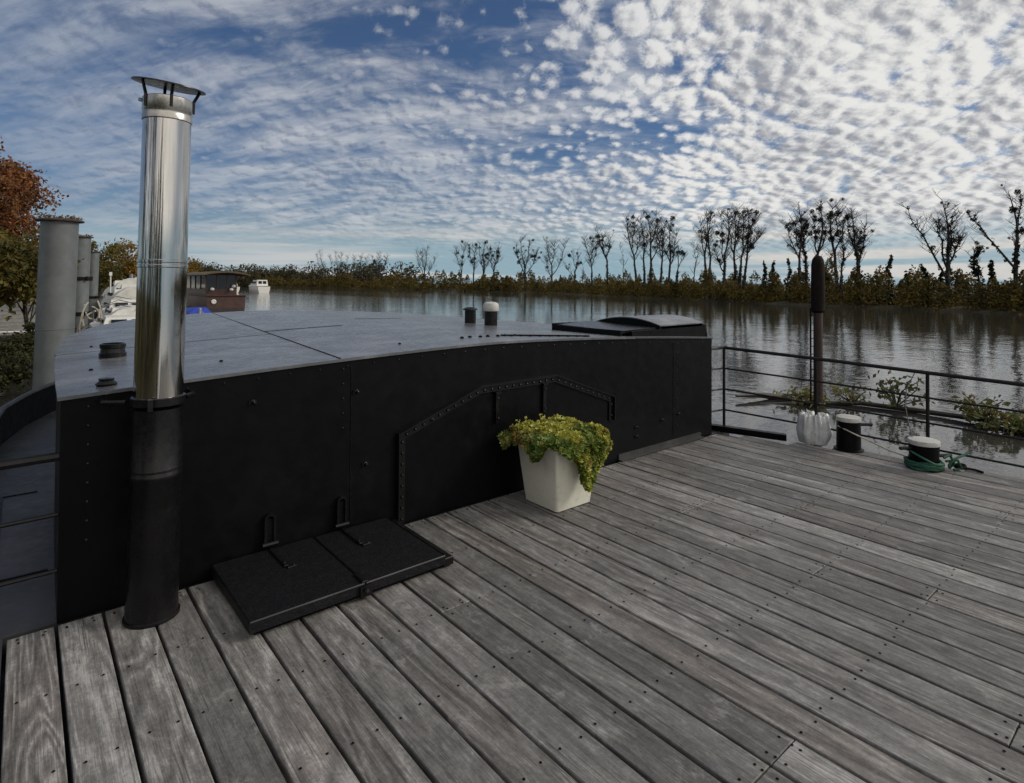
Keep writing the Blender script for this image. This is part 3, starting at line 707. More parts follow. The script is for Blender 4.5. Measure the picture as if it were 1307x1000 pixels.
# ================================================================ DECK HATCH
hatch = thing('deck_hatch', (1.27, 2.93, 0), 'low black gritty steel hatch lid lying on the boards against the cabin', 'hatch')
m = MB(); m.box(.775, 1.745, 2.635, 3.262, .001, .052); m.build('hatch_coaming', 'black_paint', hatch)
for xa, xb, ya_, zt in ((.745, 1.262, 2.598, .078), (1.268, 1.715, 2.602, .076)):
    m = MB(); m.bbox(xa, xb, ya_, 3.252, .030, zt, .006); lid = m.build('hatch_lid', 'grit_paint', hatch)
    m = MB(); m.tube([(xa + .003, ya_, zt - .001), (xb - .003, ya_, zt - .001)], .0045, 6); m.build('lid_rim', 'side_deck_paint', lid)
m = MB(); m.bbox(1.717, 1.775, 2.615, 3.25, .012, .052, .004); m.build('side_flange', 'black_gloss', hatch)
for x_ in (1.03, 1.43):
    m = MB(); m.bbox(x_ - .011, x_ + .011, 2.99, 3.235, .078, .088, .003); m.bbox(x_ - .002, x_ + .045, 2.965, 2.99, .077, .086, .003); m.ball((x_, 3.02, .088), .008); m.ball((x_ + .032, 2.977, .086), .008)
    m.build('hinge_strap', 'black_gloss', hatch)
m = MB(); m.bbox(1.25, 1.28, 2.60, 2.70, .077, .088, .003); m.box(1.235, 1.295, 2.585, 2.60, .02, .07); m.ball((1.262, 2.575, .05), .014); m.build('latch', 'black_gloss', hatch)

# ================================================================ PLANTER
pot = thing('potted_plant', (2.85, 2.935, 0), 'cream square tapered planter full of green and yellow stonecrop beside the cabin wall', 'planter')
def sq(h, z, rot=0.0, r=.02):
    out = []
    for cx_, cy_, a0 in ((1, 1, 0), (-1, 1, 90), (-1, -1, 180), (1, -1, 270)):
        for j in range(4):
            a = R(a0 + 30 * j); x_ = cx_ * (h - r) + r * math.cos(a); y_ = cy_ * (h - r) + r * math.sin(a)
            out.append((2.85 + x_, 2.935 + y_, z))
    return out
m = MB(); lv = [(.140, .002), (.150, .008), (.170, .19), (.189, .372), (.194, .378), (.195, .396), (.190, .400), (.178, .400), (.176, .392), (.174, .33), (.05, .325)]
for h, z in lv: m.v += sq(h, z)
for i in range(len(lv) - 1):
    for k in range(16): m.f.append((i * 16 + k, i * 16 + (k + 1) % 16, (i + 1) * 16 + (k + 1) % 16, (i + 1) * 16 + k))
m.f.append(tuple(reversed(range(16))))
m.build('planter_box', 'pot_plastic', pot, smooth=True)
m = MB(); m.v = sq(.173, .372, r=.01); m.f = [tuple(range(16))]; m.build('soil', 'soil', pot)
rs = random.Random(5)
fg, fy, fr_ = MB(), MB(), MB()
def petal(mb, c, d, up, L, Wd):
    d = d.normalized(); s_ = d.cross(up).normalized(); c = Vector(c); u2 = s_.cross(d).normalized()
    tip = c + d * L + u2 * L * .25; midp = c + d * L * .62
    mb.add([c, midp + s_ * Wd * .5 + u2 * L * .15, tip, midp - s_ * Wd * .5 + u2 * L * .15, midp - u2 * L * .12, midp + u2 * L * .10],
           [(0, 1, 5), (1, 2, 5), (2, 3, 5), (3, 0, 5), (0, 4, 1), (1, 4, 2), (2, 4, 3), (3, 4, 0)])
def rosette(mb, c, nrm, r):
    nrm = nrm.normalized(); u = nrm.orthogonal().normalized(); v = nrm.cross(u); a0 = rs.uniform(0, 6.28)
    for ring_, cnt, tilt, L in ((0, 6, .25, 1.0), (1, 5, .8, .72)):
        for k in range(cnt):
            a = a0 + ring_ * .5 + 6.283 * k / cnt + rs.uniform(-.15, .15)
            d = (u * math.cos(a) + v * math.sin(a)) + nrm * tilt
            petal(mb, Vector(c) - nrm * r * .1, d, nrm, r * L * rs.uniform(.85, 1.1), r * .62)
def mound(px, py):
    # height of the cushion above the rim
    return .085 + .030 * mnoise.noise((px * 9, py * 9, 2.0)) + .022 * mnoise.noise((px * 24, py * 24, 5.0))
cnt = 0
for i in range(900):
    px = rs.uniform(-.27, .28); py = rs.uniform(-.285, .27)
    rr = max(abs(px) / .295, abs(py) / .28)
    if (px / .30) ** 2 + (py / .30) ** 2 > 1.1: continue
    if px < -.20 and py > .13: continue
    z = .40 + mound(px, py) * (1 - rr ** 3 * .8)
    nrm = Vector((px * 2.2, py * 2.2, .7)) + Vector((rs.gauss(0, .25), rs.gauss(0, .25), 0))
    z += rs.uniform(-.035, .012)
    t = mnoise.noise((px * 6 + 3, py * 6, 1.0)) + .9 * (z - .455) / .05 * .25 + .25 + py * 1.2
    mb = fy if t > .08 else fg
    if px < -.17 and py > -.05 and rs.random() < .45: mb = fr_
    if px > .14 and py < .02 and rs.random() < .22: mb = fr_
    rosette(mb, (2.85 + px, 2.935 + py, z), nrm, rs.uniform(.024, .038))
# trailing growth over the rim: front-right corner low, left face in a short tongue
def trail(cx_, cy_, ox, oy, wdt, drop, cnt, mix_):
    for i in range(cnt):
        t = rs.random(); s_ = rs.uniform(-1, 1)
        wloc = wdt * (1 - .65 * t * t)
        lim = drop * (1 - abs(s_) ** 2 * .5)
        z = .43 - t * lim
        out_ = .030 + .055 * math.sin(min(1, t * 1.4) * 2.2) * rs.uniform(.3, 1.1) - .03 * max(0, (.40 - z)) / .4
        px = cx_ + (-oy) * s_ * wloc + ox * out_; py = cy_ + ox * s_ * wloc + oy * out_
        nrm = Vector((ox, oy, .55)) + Vector((rs.gauss(0, .35), rs.gauss(0, .35), rs.gauss(0, .2)))
        mb = fg if rs.random() < mix_ else (fy if rs.random() < .6 else fr_)
        rosette(mb, (px, py, z), nrm, rs.uniform(.023, .036))
trail(2.875, 2.74, 0, -1, .14, .29, 460, .78)
trail(3.05, 2.80, .75, -.66, .11, .13, 200, .35)
trail(2.655, 2.86, -1, 0, .085, .10, 120, .9)
trail(2.72, 2.745, -.3, -1, .07, .06, 50, .9)
trail(2.65, 3.12, -1, .2, .06, .08, 50, .7)
trail(3.045, 2.98, 1, 0, .16, .15, 150, .35)
m = fy
for i in range(16):
    px = rs.uniform(-.25, .25); py = rs.uniform(-.23, .23); z = .40 + mound(px, py) + rs.uniform(.015, .035)
    m.tube([(2.85 + px * .9, 2.935 + py * .9, z - .09), (2.85 + px, 2.935 + py, z)], .0018, 4)
    for k in range(5): m.ball((2.85 + px + rs.gauss(0, .006), 2.935 + py + rs.gauss(0, .006), z + rs.gauss(0, .004)), .0055, 5, 3)
fg.build('green_foliage', 'sedum_green', pot); fy.build('yellow_foliage', 'sedum_yellow', pot); fr_.build('reddish_foliage', 'sedum_red', pot)

# ================================================================ RAILINGS
PO = [(5.60, 3.31, .838), (5.79, 2.47, .795), (5.95, 1.62, .749), (6.06, .72, .712), (6.09, -.35, .69), (6.10, -1.5, .68)]
rail = thing('railing', (5.9, 1.6, 0), 'thin black steel guard railing with four bars along the river side', 'railing')
for i, (x_, y_, z_) in enumerate(PO):
    m = MB(); m.tube([(x_, y_, -.03), (x_, y_, z_)], .0145, 8); m.box(x_ - .03, x_ + .03, y_ - .03, y_ + .03, -.012 if i else -.004, .004); m.build('post', 'rail_paint', rail, smooth=True)
ext = [(5.315, 3.33, .845)] + PO
for j, (fr2, r) in enumerate(((1.0, .0175), (.752, .0095), (.50, .0095), (.265, .0095))):
    m = MB(); P3 = []
    for a, b in zip(ext, ext[1:]):
        for q in range(4): P3.append((a[0] + (b[0] - a[0]) * q / 4, a[1] + (b[1] - a[1]) * q / 4, (a[2] + (b[2] - a[2]) * q / 4 - (j * .213))))
    P3.append((ext[-1][0], ext[-1][1], ext[-1][2] - j * .213))
    m.tube(P3, r, 8); m.build('rail', 'rail_paint', rail, smooth=True)
gate = thing('side_railing', (-.1, WY + .02, 0), 'short black railing across the side deck at the left corner of the cabin', 'railing')
for z_, r in ((.722, .020), (.468, .010), (.222, .010)):
    m = MB(); m.tube([(.134, WY + .02, z_), (-.08, WY + .02, z_ - .003), (-.27, WY + .02, z_ - .006)], r, 8); m.build('rail', 'rail_paint', gate, smooth=True)
m = MB(); m.tube([(-.25, WY + .02, -.004), (-.25, WY + .02, .735)], .018, 8); m.build('post', 'rail_paint', gate, smooth=True)

# ================================================================ BOLLARDS, SACK, ROPES
def bollard(loc, r, h, pins, flare, label):
    t = thing('mooring_bollard', loc, label, 'bollard', 'pair of bollards at the deck edge')
    M = Matrix.Translation(loc)
    m = MB(); m.lathe([(r * 1.22, .001), (r * 1.22, .012), (r * 1.02, .016), (r, .03), (r * flare, h - .039)], 28, M); m.build('bollard_post', 'black_paint', t, smooth=True)
    m = MB(); q = r * flare; m.lathe([(q, h - .040), (q * 1.035, h - .038), (q * 1.04, h - .010), (q * 1.01, h - .003), (q * .9, h), (.001, h + .002)], 28, M); tag(m.build('bollard_cap', 'white_paint', t, smooth=True), 'chalky white cap')
    for a, l, z in pins:
        m = MB()
        d = Vector((math.cos(R(a)), math.sin(R(a)), 0)); p = Vector(loc) + Vector((0, 0, z))
        m.tube([p + d * r * .5, p + d * (r + l)], .014, 8); m.ball(p + d * (r + l), .016)
        m.build('pin', 'black_gloss', t, smooth=True)
    return t
bollard((5.80, 2.19, 0), .100, .30, ((-38, .11, .225),), .98, 'black bollard with a flat white top, right against the white sack')
bollard((5.70, 1.58, 0), .100, .235, ((145, .10, .165), (-35, .13, .10)), 1.08, 'black bollard with white top and green rope wound round its foot')
# rope wound round the second bollard
m = MB(); pts = []
for i in range(150):
    a = i * 6.283 / 24; rr = .122 + .010 * math.sin(i * .7); z = .014 + .052 * i / 150 + .006 * math.sin(i * .9)
    pts.append((5.70 + rr * math.cos(a), 1.58 + rr * math.sin(a), z))
a = 2.2
m.tube(pts, .0115, 6)
m.tube([(5.70 + .125 * math.cos(t), 1.58 + .125 * math.sin(t), .085 + .065 * math.sin(t - .6)) for t in [x_ * .26 for x_ in range(25)]], .009, 6)
m.tube([(5.72, 1.45, .11), (5.77, 1.42, .13), (5.80, 1.40, .06), (5.79, 1.43, .02), (5.74, 1.42, .05), (5.76, 1.40, .10), (5.86, 1.36, .12), (5.93, 1.335, .14)], .011, 6)
m.tube([(5.74, 1.44, .08), (5.82, 1.38, .085), (5.84, 1.36, .02), (5.79, 1.40, .012)], .011, 6)
tag(m.build('green_rope', 'green_rope', smooth=True), 'dark green mooring rope wound round the foot of a bollard', 'rope')
m = MB(); m.tube([(5.70, 1.66, .23), (5.74, 1.70, .34), (5.80, 1.74, .47), (5.90, 1.76, .60), (5.93, 1.70, .756)], .004, 5)
tag(m.build('thin_line', 'grey_line'), 'thin grey cord hanging from the railing down to the bollard', 'cord')
m = MB(); m.tube([(5.72, 2.25, .215), (5.70, 2.17, .195), (5.735, 2.105, .16), (5.86, 2.06, .105), (5.95, 1.93, .03), (6.02, 1.6, -.05)], .0065, 6)
tag(m.build('pale_line', 'pale_rope', smooth=True), 'pale line slung across the bollard beside the sack and over the edge', 'rope')
# shackle lying on the boards
m = MB(); m.tube([(5.885, 1.415, .016), (5.93, 1.40, .030), (5.945, 1.365, .024), (5.91, 1.35, .014), (5.88, 1.37, .016)], .015, 7); m.ball((5.90, 1.395, .022), .032, 8, 5, .7); m.tube([(5.915, 1.36, .012), (5.925, 1.29, .011), (5.90, 1.235, .010)], .010, 6)
tag(m.build('iron_shackle', 'dark_rubber', smooth=True), 'small black iron shackle lying on the boards right of the green rope', 'shackle')
# crumpled white sack
m = MB(); NS, NZ = 88, 22; vs = []
def sack_r(a, t):
    rad = .122 + .022 * math.sin(min(1, t * 2.2) * 1.571) - .030 * t ** 3
    ca, sa = math.cos(a), math.sin(a)
    fold = mnoise.noise((ca * 5.5, sa * 5.5, t * .9)) * .024 * (.25 + t) + mnoise.noise((ca * 11, sa * 11, t * 2.0 + 4)) * .013 * (.2 + t)
    dent = mnoise.noise((ca * 1.6, sa * 1.6, t * 2.2 + 9)) * .020
    return rad + fold + dent
for j in range(NZ + 1):
    t = j / NZ
    for k in range(NS):
        a = 6.2832 * k / NS; rad = sack_r(a, t)
        z = .003 + .265 * t + max(0, t - .8) * (.20 * mnoise.noise((math.cos(a) * 3.2, math.sin(a) * 3.2, 7)) + .10 * mnoise.noise((math.cos(a) * 9, math.sin(a) * 9, 2)))
        vs.append((5.80 + rad * math.cos(a) * 1.02, 2.49 + rad * math.sin(a) * 1.05, z))
for t, z in ((.80, .262), (.6, .225), (.35, .245), (.05, .215)):
    for k in range(NS):
        a = 6.2832 * k / NS; rad = sack_r(a, 1.0) * t
        vs.append((5.80 + rad * math.cos(a), 2.49 + rad * math.sin(a), z + .05 * mnoise.noise((math.cos(a) * 5 * t, math.sin(a) * 5 * t, 3))))
fs = []
for j in range(NZ + 4):
    for k in range(NS): fs.append((j * NS + k, j * NS + (k + 1) % NS, (j + 1) * NS + (k + 1) % NS, (j + 1) * NS + k))
fs.append(tuple(reversed(range(NS)))); fs.append(tuple(range((NZ + 4) * NS, (NZ + 5) * NS)))
m.add(vs, fs)
tag(m.build('white_sack', 'sack_plastic', smooth='all'), 'crumpled white plastic sack standing at the deck edge by the railing', 'sack')

pot.scale = (1.07, 1.07, 1.06)

# ================================================================ RIVER: red pile, driftwood
pile = thing('mooring_pile', (14.2, 6.01, WZ), 'dark red steel pile with a black domed sleeve standing in the river beyond the railing', 'pile')
M = Matrix.Translation((14.2, 6.01, 0))
m = MB(); m.lathe([(.098, -2.4), (.098, .95)], 20, M); m.build('pile_tube', 'rust_red', pile, smooth=True)
m = MB(); m.lathe([(.11, .84), (.145, .88), (.150, 1.4), (.142, 1.95), (.122, 2.07), (.075, 2.15), (.001, 2.17)], 24, M); m.build('pile_sleeve', 'dark_rubber', pile, smooth=True)
m = MB(); lx, ly = 14.2 - .19 * .77 + .04, 6.01 + .19 * .64
m.tube([(lx, ly, -1.4), (lx, ly, .95)], .020, 6)
for i in range(12): z_ = -1.2 + .18 * i; m.tube([(lx, ly, z_), (14.2, 6.01, z_)], .010, 5)
m.build('ladder', 'dark_rubber', pile)
rd = random.Random(4)
drift = thing('driftwood_tree', (16.5, 5.0, WZ), 'fallen branch with leafy twigs floating in the river against the red pile', 'driftwood')
m = MB()
trunk = [(13.6, 7.1, WZ - .02), (14.4, 6.3, WZ + .03), (15.2, 5.45, WZ + .06), (15.3, 4.4, WZ + .06), (15.25, 3.4, WZ + .08), (15.2, 2.5, WZ + .06), (15.1, 1.2, WZ - .02)]
m.tube(trunk, [.03, .045, .055, .06, .055, .045, .03], 7)
m.tube([(14.7, 6.9, WZ), (14.1, 7.3, WZ + .10), (13.4, 7.6, WZ + .12)], [.10, .07, .03], 6)
lf = MB()
def twiggy(p0, spread, h, n, dens):
    for i in range(n):
        a = rd.uniform(0, 6.28); e = Vector(p0) + Vector((math.cos(a) * spread * rd.uniform(.3, 1), math.sin(a) * spread * rd.uniform(.3, 1), h * rd.uniform(.15, 1)))
        mid_ = Vector(p0).lerp(e, .5) + Vector((rd.gauss(0, .08), rd.gauss(0, .08), .06))
        m.tube([p0, mid_, e], [.022, .014, .007], 4)
        for k in range(dens):
            q = mid_.lerp(e, rd.uniform(0, 1.1)); lf.leaf(q + Vector((rd.gauss(0, .09), rd.gauss(0, .09), max(-.05, rd.gauss(.02, .08)))), .15, rd)
for p0, sp, h, n, de in (((15.25, 4.75, WZ + .08), .60, .75, 16, 9), ((15.1, 5.6, WZ + .05), .6, .35, 12, 6), ((15.2, 3.2, WZ + .06), .6, .50, 16, 10), ((14.9, 2.6, WZ + .02), .8, .22, 26, 12), ((14.4, 6.4, WZ + .02), .7, .20, 22, 7), ((15.2, 2.0, WZ + .04), .6, .3, 12, 8)): twiggy(p0, sp, h, n, de)
m.build('branch', 'wet_wood', drift, smooth=True); lf.build('foliage', 'branch_leaf', drift)

# ================================================================ LEFT BANK: piles, gangway, boats
def dolphin(x_, y_, top, label, collars, litter):
    t = thing('mooring_dolphin', (x_, y_, WZ), label, 'mooring pile', 'row of grey steel mooring piles on the left bank')
    M = Matrix(((1, 0, .022, x_), (0, 1, 0, y_), (0, 0, 1, 0), (0, 0, 0, 1)))
    m = MB(); m.lathe([(.348, -2.6), (.348, .42), (.343, top)], 36, M); m.build('tube', 'grey_steel', t, smooth=True)
    m = MB(); m.lathe([(.345, .425), (.3545, .43), (.3545, .442), (.345, .447)], 36, M); m.build('weld_ring', 'grey_steel', t, smooth=True)
    m = MB(); m.lathe([(.30, top + .001), (.44, top + .002), (.445, top + .03), (.36, top + .06), (.001, top + .085)], 28, M); cp_ = m.build('cap_plate', 'rusty_cap', t, smooth=True)
    if litter:
        m = MB()
        for i in range(160):
            a = rd.uniform(0, 6.28); r = .42 * math.sqrt(rd.random()); m.leaf(M @ Vector((r * math.cos(a), r * math.sin(a), top + .07 + abs(rd.gauss(0, .035)))), .07, rd)
        tag(m.build('leaf_litter', 'litter_leaf', cp_), kind='stuff')
    for z_ in collars:
        m = MB(); m.lathe([(.36, z_), (.42, z_ + .02), (.42, z_ + .14), (.36, z_ + .16)], 28, M)
        for a in (-140, -60, 20, 100):
            p = M @ Vector((.45 * math.cos(R(a)), .45 * math.sin(R(a)), z_ + .08)); m.lathe([(.05, -.10), (.05, .10)], 10, Matrix.Translation(p))
        m.build('mooring_collar', 'dark_rubber', t, smooth=True)
dolphin(.55, 16.4, 2.79, 'nearest and widest grey steel mooring pile with leaves on its rusty cap', (), True)
dolphin(1.99, 33.4, 3.46, 'middle grey mooring pile with two dark sliding collars', (1.5, -.1), True)
dolphin(3.88, 52.6, 3.55, 'farthest of the three capped grey mooring piles beside the white boats', (.2,), False)
# gangway sloping down the bank
gw = thing('gangway', (-.2, 33.5, 0), 'grey boarded gangway with pale hand rail sloping down behind the nearest mooring pile', 'gangway')
m = MB()
for i in range(12):
    t = i / 12; y_ = 31.6 + 5.6 * t; z_ = -.75 + 1.75 * t
    m.add([(-2.1 + 0.5 * (1 - t) * 2.6, y_, z_), (1.75, y_, z_), (1.75, y_ + .40, z_ + .125), (-2.1 + 0.5 * (1 - t) * 2.6, y_ + .40, z_ + .125), (-2.1 + 0.5 * (1 - t) * 2.6, y_, z_ - .05), (1.75, y_, z_ - .05), (1.75, y_ + .40, z_ + .075), (-2.1 + 0.5 * (1 - t) * 2.6, y_ + .40, z_ + .075)],
          [(0, 1, 2, 3), (7, 6, 5, 4), (0, 4, 5, 1), (1, 5, 6, 2), (2, 6, 7, 3), (3, 7, 4, 0)])
m.build('walkway', 'old_boards', gw)
m = MB()
for i in range(4):
    t = i / 3.0; m.tube([(-.85 - 1.28 * t, 31.6 + 5.6 * t, -.75 + 1.75 * t), (-.85 - 1.28 * t, 31.6 + 5.6 * t, -.55 + 1.75 * t)], .03, 6)
m.tube([(-.85, 31.6, -.55), (-2.13, 37.2, 1.20)], .04, 6); m.tube([(-.78, 31.45, -.62), (1.7, 31.5, -.62)], .045, 6)
m.build('hand_rail', 'boat_white', gw)
# hawser along the bank
m = MB(); m.tube([(-1.4, 20.3, -1.02), (-.5, 22.0, -1.0), (.0, 23.2, -.98), (.42, 24.1, -.97), (.9, 25.3, -.95)], .045, 6)
tag(m.build('bank_hawser', 'pale_rope', smooth=True), 'pale hawser stretched along the water edge left of the nearest mooring pile', 'rope')

def loft(mb, secs):
    n = len(secs[0]); o = len(mb.v)
    for s_ in secs: mb.v.extend(s_)
    for i in range(len(secs) - 1):
        for k in range(n): mb.f.append((o + i * n + k, o + i * n + (k + 1) % n, o + (i + 1) * n + (k + 1) % n, o + (i + 1) * n + k))
    mb.f.append(tuple(o + k for k in reversed(range(n)))); mb.f.append(tuple(o + (len(secs) - 1) * n + k for k in range(n)))
def cruiser(x_, y_, L, B, fb, cab, label, tarp=0.0, name='motor_boat', dark=True):
    # stern toward us (-y), bow away
    t = thing(name, (x_, y_, WZ), label, 'boat', 'white boats moored along the left bank')
    H = [(0, .86, 0), (.25, 1, .0), (.55, .98, .04), (.8, .66, .12), (.95, .22, .2), (1.0, .03, .24)]
    m = MB(); m2 = MB()
    def sec(s_, w_, r, z0, z1, tz):
        yy = y_ + s_ * L; hb = B / 2 * w_
        return [(x_ - hb * tz, yy, z0), (x_ + hb * tz, yy, z0), (x_ + hb, yy, z1 + r), (x_ - hb, yy, z1 + r)]
    loft(m2, [sec(s_, w_ * .93, 0, WZ - .25, WZ + fb * .42, .8) for s_, w_, r in H]); loft(m, [sec(s_, w_, r, WZ + fb * .42, WZ + fb, .94) for s_, w_, r in H])
    m2.build('hull_bottom', 'dark_hull' if dark else 'boat_white', t); m.build('hull', 'boat_white', t)
    m = MB(); z0 = WZ + fb
    c0, c1, ch = .12, .72, cab
    m.v = [(x_ - B * .40, y_ + c0 * L, z0 - .02), (x_ + B * .40, y_ + c0 * L, z0 - .02), (x_ + B * .33, y_ + c1 * L, z0 - .02), (x_ - B * .33, y_ + c1 * L, z0 - .02),
           (x_ - B * .34, y_ + c0 * L + .15, z0 + ch), (x_ + B * .34, y_ + c0 * L + .15, z0 + ch), (x_ + B * .26, y_ + (c1 - .18) * L, z0 + ch * .92), (x_ - B * .26, y_ + (c1 - .18) * L, z0 + ch * .92)]
    m.f = [(3, 2, 1, 0), (4, 5, 6, 7), (0, 1, 5, 4), (1, 2, 6, 5), (2, 3, 7, 6), (3, 0, 4, 7)]
    cb = m.build('boat_cabin', 'boat_white', t)
    for sx in (-1, 1):
        for q in (.22, .40): m = MB(); m.box(x_ + sx * B * .37 - .03, x_ + sx * B * .37 + .03, y_ + q * L, y_ + (q + .13) * L, z0 + ch * .40, z0 + ch * .75); m.build('cabin_window', 'boat_glass', cb)
    m = MB(); m.box(x_ - B * .27, x_ - B * .04, y_ + c0 * L + .02, y_ + c0 * L + .10, z0 + ch * .35, z0 + ch * .8); m.build('cabin_window', 'boat_glass', cb); m = MB(); m.box(x_ + B * .04, x_ + B * .27, y_ + c0 * L + .02, y_ + c0 * L + .10, z0 + ch * .35, z0 + ch * .8)
    m.build('cabin_window', 'boat_glass', cb)
    if tarp:
        m = MB(); n = 14; k2 = 9; vs = []
        for j in range(n + 1):
            for k in range(k2 + 1):
                u = k / k2 * 2 - 1; s_ = -.03 + .80 * j / n
                z_ = z0 + (ch + tarp) * (1 - abs(u) ** 2.2) * (1 - .35 * (j / n) ** 2) + .12 * mnoise.noise((u * 2 + x_, j * .7, y_)) + .03
                vs.append((x_ + u * B * .52, y_ + s_ * L, z_ - (.25 if abs(u) == 1 else 0)))
        m.add(vs, [(j * (k2 + 1) + k, j * (k2 + 1) + k + 1, (j + 1) * (k2 + 1) + k + 1, (j + 1) * (k2 + 1) + k) for j in range(n) for k in range(k2)])
        m.add([(x_ - B * .52, y_ - .03 * L, z0 - .2)] + vs[:k2 + 1] + [(x_ + B * .52, y_ - .03 * L, z0 - .2)], [tuple(range(k2 + 3))])
        m.build('tarpaulin', 'tarp_white', t, smooth='all')
    m = MB(); m.tube([(x_ - B * .5, y_ - .02, z0 - .03), (x_ + B * .5, y_ - .02, z0 - .03)], .06, 6); m.build('rubbing_strake', 'dark_hull', t)
    m = MB(); m.tube([(x_ - B * .42, y_ + .62 * L, z0 + .05), (x_ - B * .42, y_ + .62 * L, z0 + .55), (x_, y_ + .99 * L, z0 + .80), (x_ + B * .42, y_ + .62 * L, z0 + .55), (x_ + B * .42, y_ + .62 * L, z0 + .05)], .022, 5)
    m.build('bow_rail', 'grey_steel', t); return t
cruiser(3.35, 27.5, 6.5, 2.3, .95, .42, 'low white boat with a black waterline, nearest behind the cabin roof', .0)
cruiser(4.55, 37.5, 7.0, 2.5, 1.05, .75, 'white boat with an open cabin roof, second of those behind the steel chimney')
cruiser(4.0, 32.3, 6.0, 2.2, 1.0, .55, 'small white boat under a pale cover, wedged between the nearest and the open roofed one', .08)
cruiser(5.8, 47.0, 8.0, 2.9, 1.25, 1.0, 'larger white boat under a bulging pale cover, behind the open roofed one', .12)
cruiser(7.4, 62.0, 9.0, 3.1, 1.6, 1.25, 'tall white boat under a cover, third from the back by the grey piles', .15)
cruiser(6.9, 54.5, 6.5, 2.6, 1.3, 1.25, 'white boat with a high bare cabin, second from the back among the white boats', 0)
cruiser(9.6, 74.0, 8.0, 2.8, 1.6, 1.5, 'rearmost white boat with a high cabin seen over the others', .1)
cruiser(45.5, 150.0, 11.0, 3.4, 1.7, 1.5, 'small white cruiser far off on the water right of the dark red houseboat', 0, dark=False)
cruiser(38.5, 152.0, 12.0, 4.6, 1.6, 1.6, 'pale distant cruiser peeping out from behind the roof of the dark red houseboat', 0, dark=False)
# rope bundle and posts by the middle pile
m = MB()
for k in range(7):
    a = k * .9; pts = []
    for i in range(9):
        t = i / 8; pts.append((2.35 + .7 * math.sin(a + t * 2.5) * (.4 + t * .4), 31.8 + rd.gauss(0, .1), .35 - 1.55 * t + .25 * math.sin(a * 2 + t * 5)))
    m.tube(pts, .035, 5)
tag(m.build('rope_bundle', 'pale_rope', smooth=True), 'tangle of pale mooring ropes hanging at the foot of the middle grey pile', 'rope')
m = MB(); m.lathe([(.24, -2), (.24, 2.3), (.20, 2.36), (.001, 2.38)], 18, Matrix.Translation((11.0, 92.0, 0))); tag(m.build('steel_post', 'grey_steel', smooth=True), 'plain grey steel post without a cap, behind the white boats', 'post')
m = MB(); m.lathe([(.05, -1.2), (.05, 2.1), (.03, 2.15)], 8, Matrix.Translation((5.6, 59.0, 0))); m.box(5.5, 5.7, 58.9, 59.1, 1.9, 2.2); tag(m.build('thin_post', 'boat_white'), 'thin pale post with a small head, just right of the farthest capped pile', 'post')

# dark red wooden houseboat, stern toward us
hb = thing('houseboat', (12.2, 47.6, WZ), 'dark red wooden houseboat with a brown overhanging roof, behind the steel chimney', 'houseboat')
bx0, bx1, by0, by1 = 10.95, 13.35, 47.2, 56.5
m = MB(); H = [(0, .97), (.3, 1), (.7, .95), (.9, .62), (1, .15)]
loft(m, [[(12.15 - 1.2 * w_ * .92, by0 + s_ * 9.3, WZ - .3), (12.15 + 1.2 * w_ * .92, by0 + s_ * 9.3, WZ - .3), (12.15 + 1.2 * w_, by0 + s_ * 9.3, -.35), (12.15 - 1.2 * w_, by0 + s_ * 9.3, -.35)] for s_, w_ in H]); m.build('hull', 'dark_hull', hb)
m = MB(); loft(m, [[(12.15 - 1.22 * w_, by0 + s_ * 9.3 - .01, -.36), (12.15 + 1.22 * w_, by0 + s_ * 9.3 - .01, -.36), (12.15 + 1.24 * w_, by0 + s_ * 9.3, .52), (12.15 - 1.24 * w_, by0 + s_ * 9.3, .52)] for s_, w_ in H[:4]]); m.build('topside', 'mahogany', hb)
m = MB(); m.tube([(bx0 - .04, by0 - .03, .50), (bx1 + .03, by0 - .03, .50)], .05, 6); m.tube([(bx0 - .04, by0 - .03, .50), (bx0 - .06, by1 - 3, .50)], .05, 6); m.build('rubbing_strake', 'mahogany', hb)
m = MB(); m.box(11.05, 13.0, 48.0, 54.5, .50, .95); m.build('boat_cabin', 'mahogany', hb)
for px in (11.08, 11.75, 12.4, 12.96):
    m = MB(); m.box(px - .05, px + .05, 47.98, 48.08, .95, 1.92); m.build('cabin_post', 'mahogany', hb)
for py in (49.6, 51.2, 52.8, 54.4):
    for px in (11.08, 12.96):
        m = MB(); m.box(px - .05, px + .05, py - .05, py + .05, .95, 1.92); m.build('cabin_post', 'mahogany', hb)
for a, b in ((11.14, 11.69), (11.81, 12.34), (12.46, 12.90)):
    m = MB(); m.box(a, b, 48.02, 48.05, .96, 1.90); m.build('cabin_window', 'boat_glass', hb)
for a, b in ((48.1, 49.5), (49.7, 51.1), (51.3, 52.7), (52.9, 54.3)):
    m = MB(); m.box(11.07, 11.09, a, b, .96, 1.90); m.build('cabin_window', 'boat_glass', hb)
m = MB(); n = 8; vs = []
for yy in (46.9, 55.2):
    for i in range(n + 1):
        u = i / n * 2 - 1; vs.append((12.1 + u * 1.52, yy, 1.93 + .26 * (1 - u * u)))
    for i in range(n + 1):
        u = i / n * 2 - 1; vs.append((12.1 + u * 1.52, yy, 1.86 + .20 * (1 - u * u)))
K = n + 1; fs = []
for i in range(n):
    fs += [(i, i + 1, 2 * K + i + 1, 2 * K + i), (K + i + 1, K + i, 3 * K + i, 3 * K + i + 1), (i + 1, i, K + i, K + i + 1), (2 * K + i, 2 * K + i + 1, 3 * K + i + 1, 3 * K + i)]
fs += [(0, 2 * K, 3 * K, K), (n, K + n, 3 * K + n, 2 * K + n)]
m.add(vs, fs); m.build('roof', 'roof_felt', hb, smooth=True)
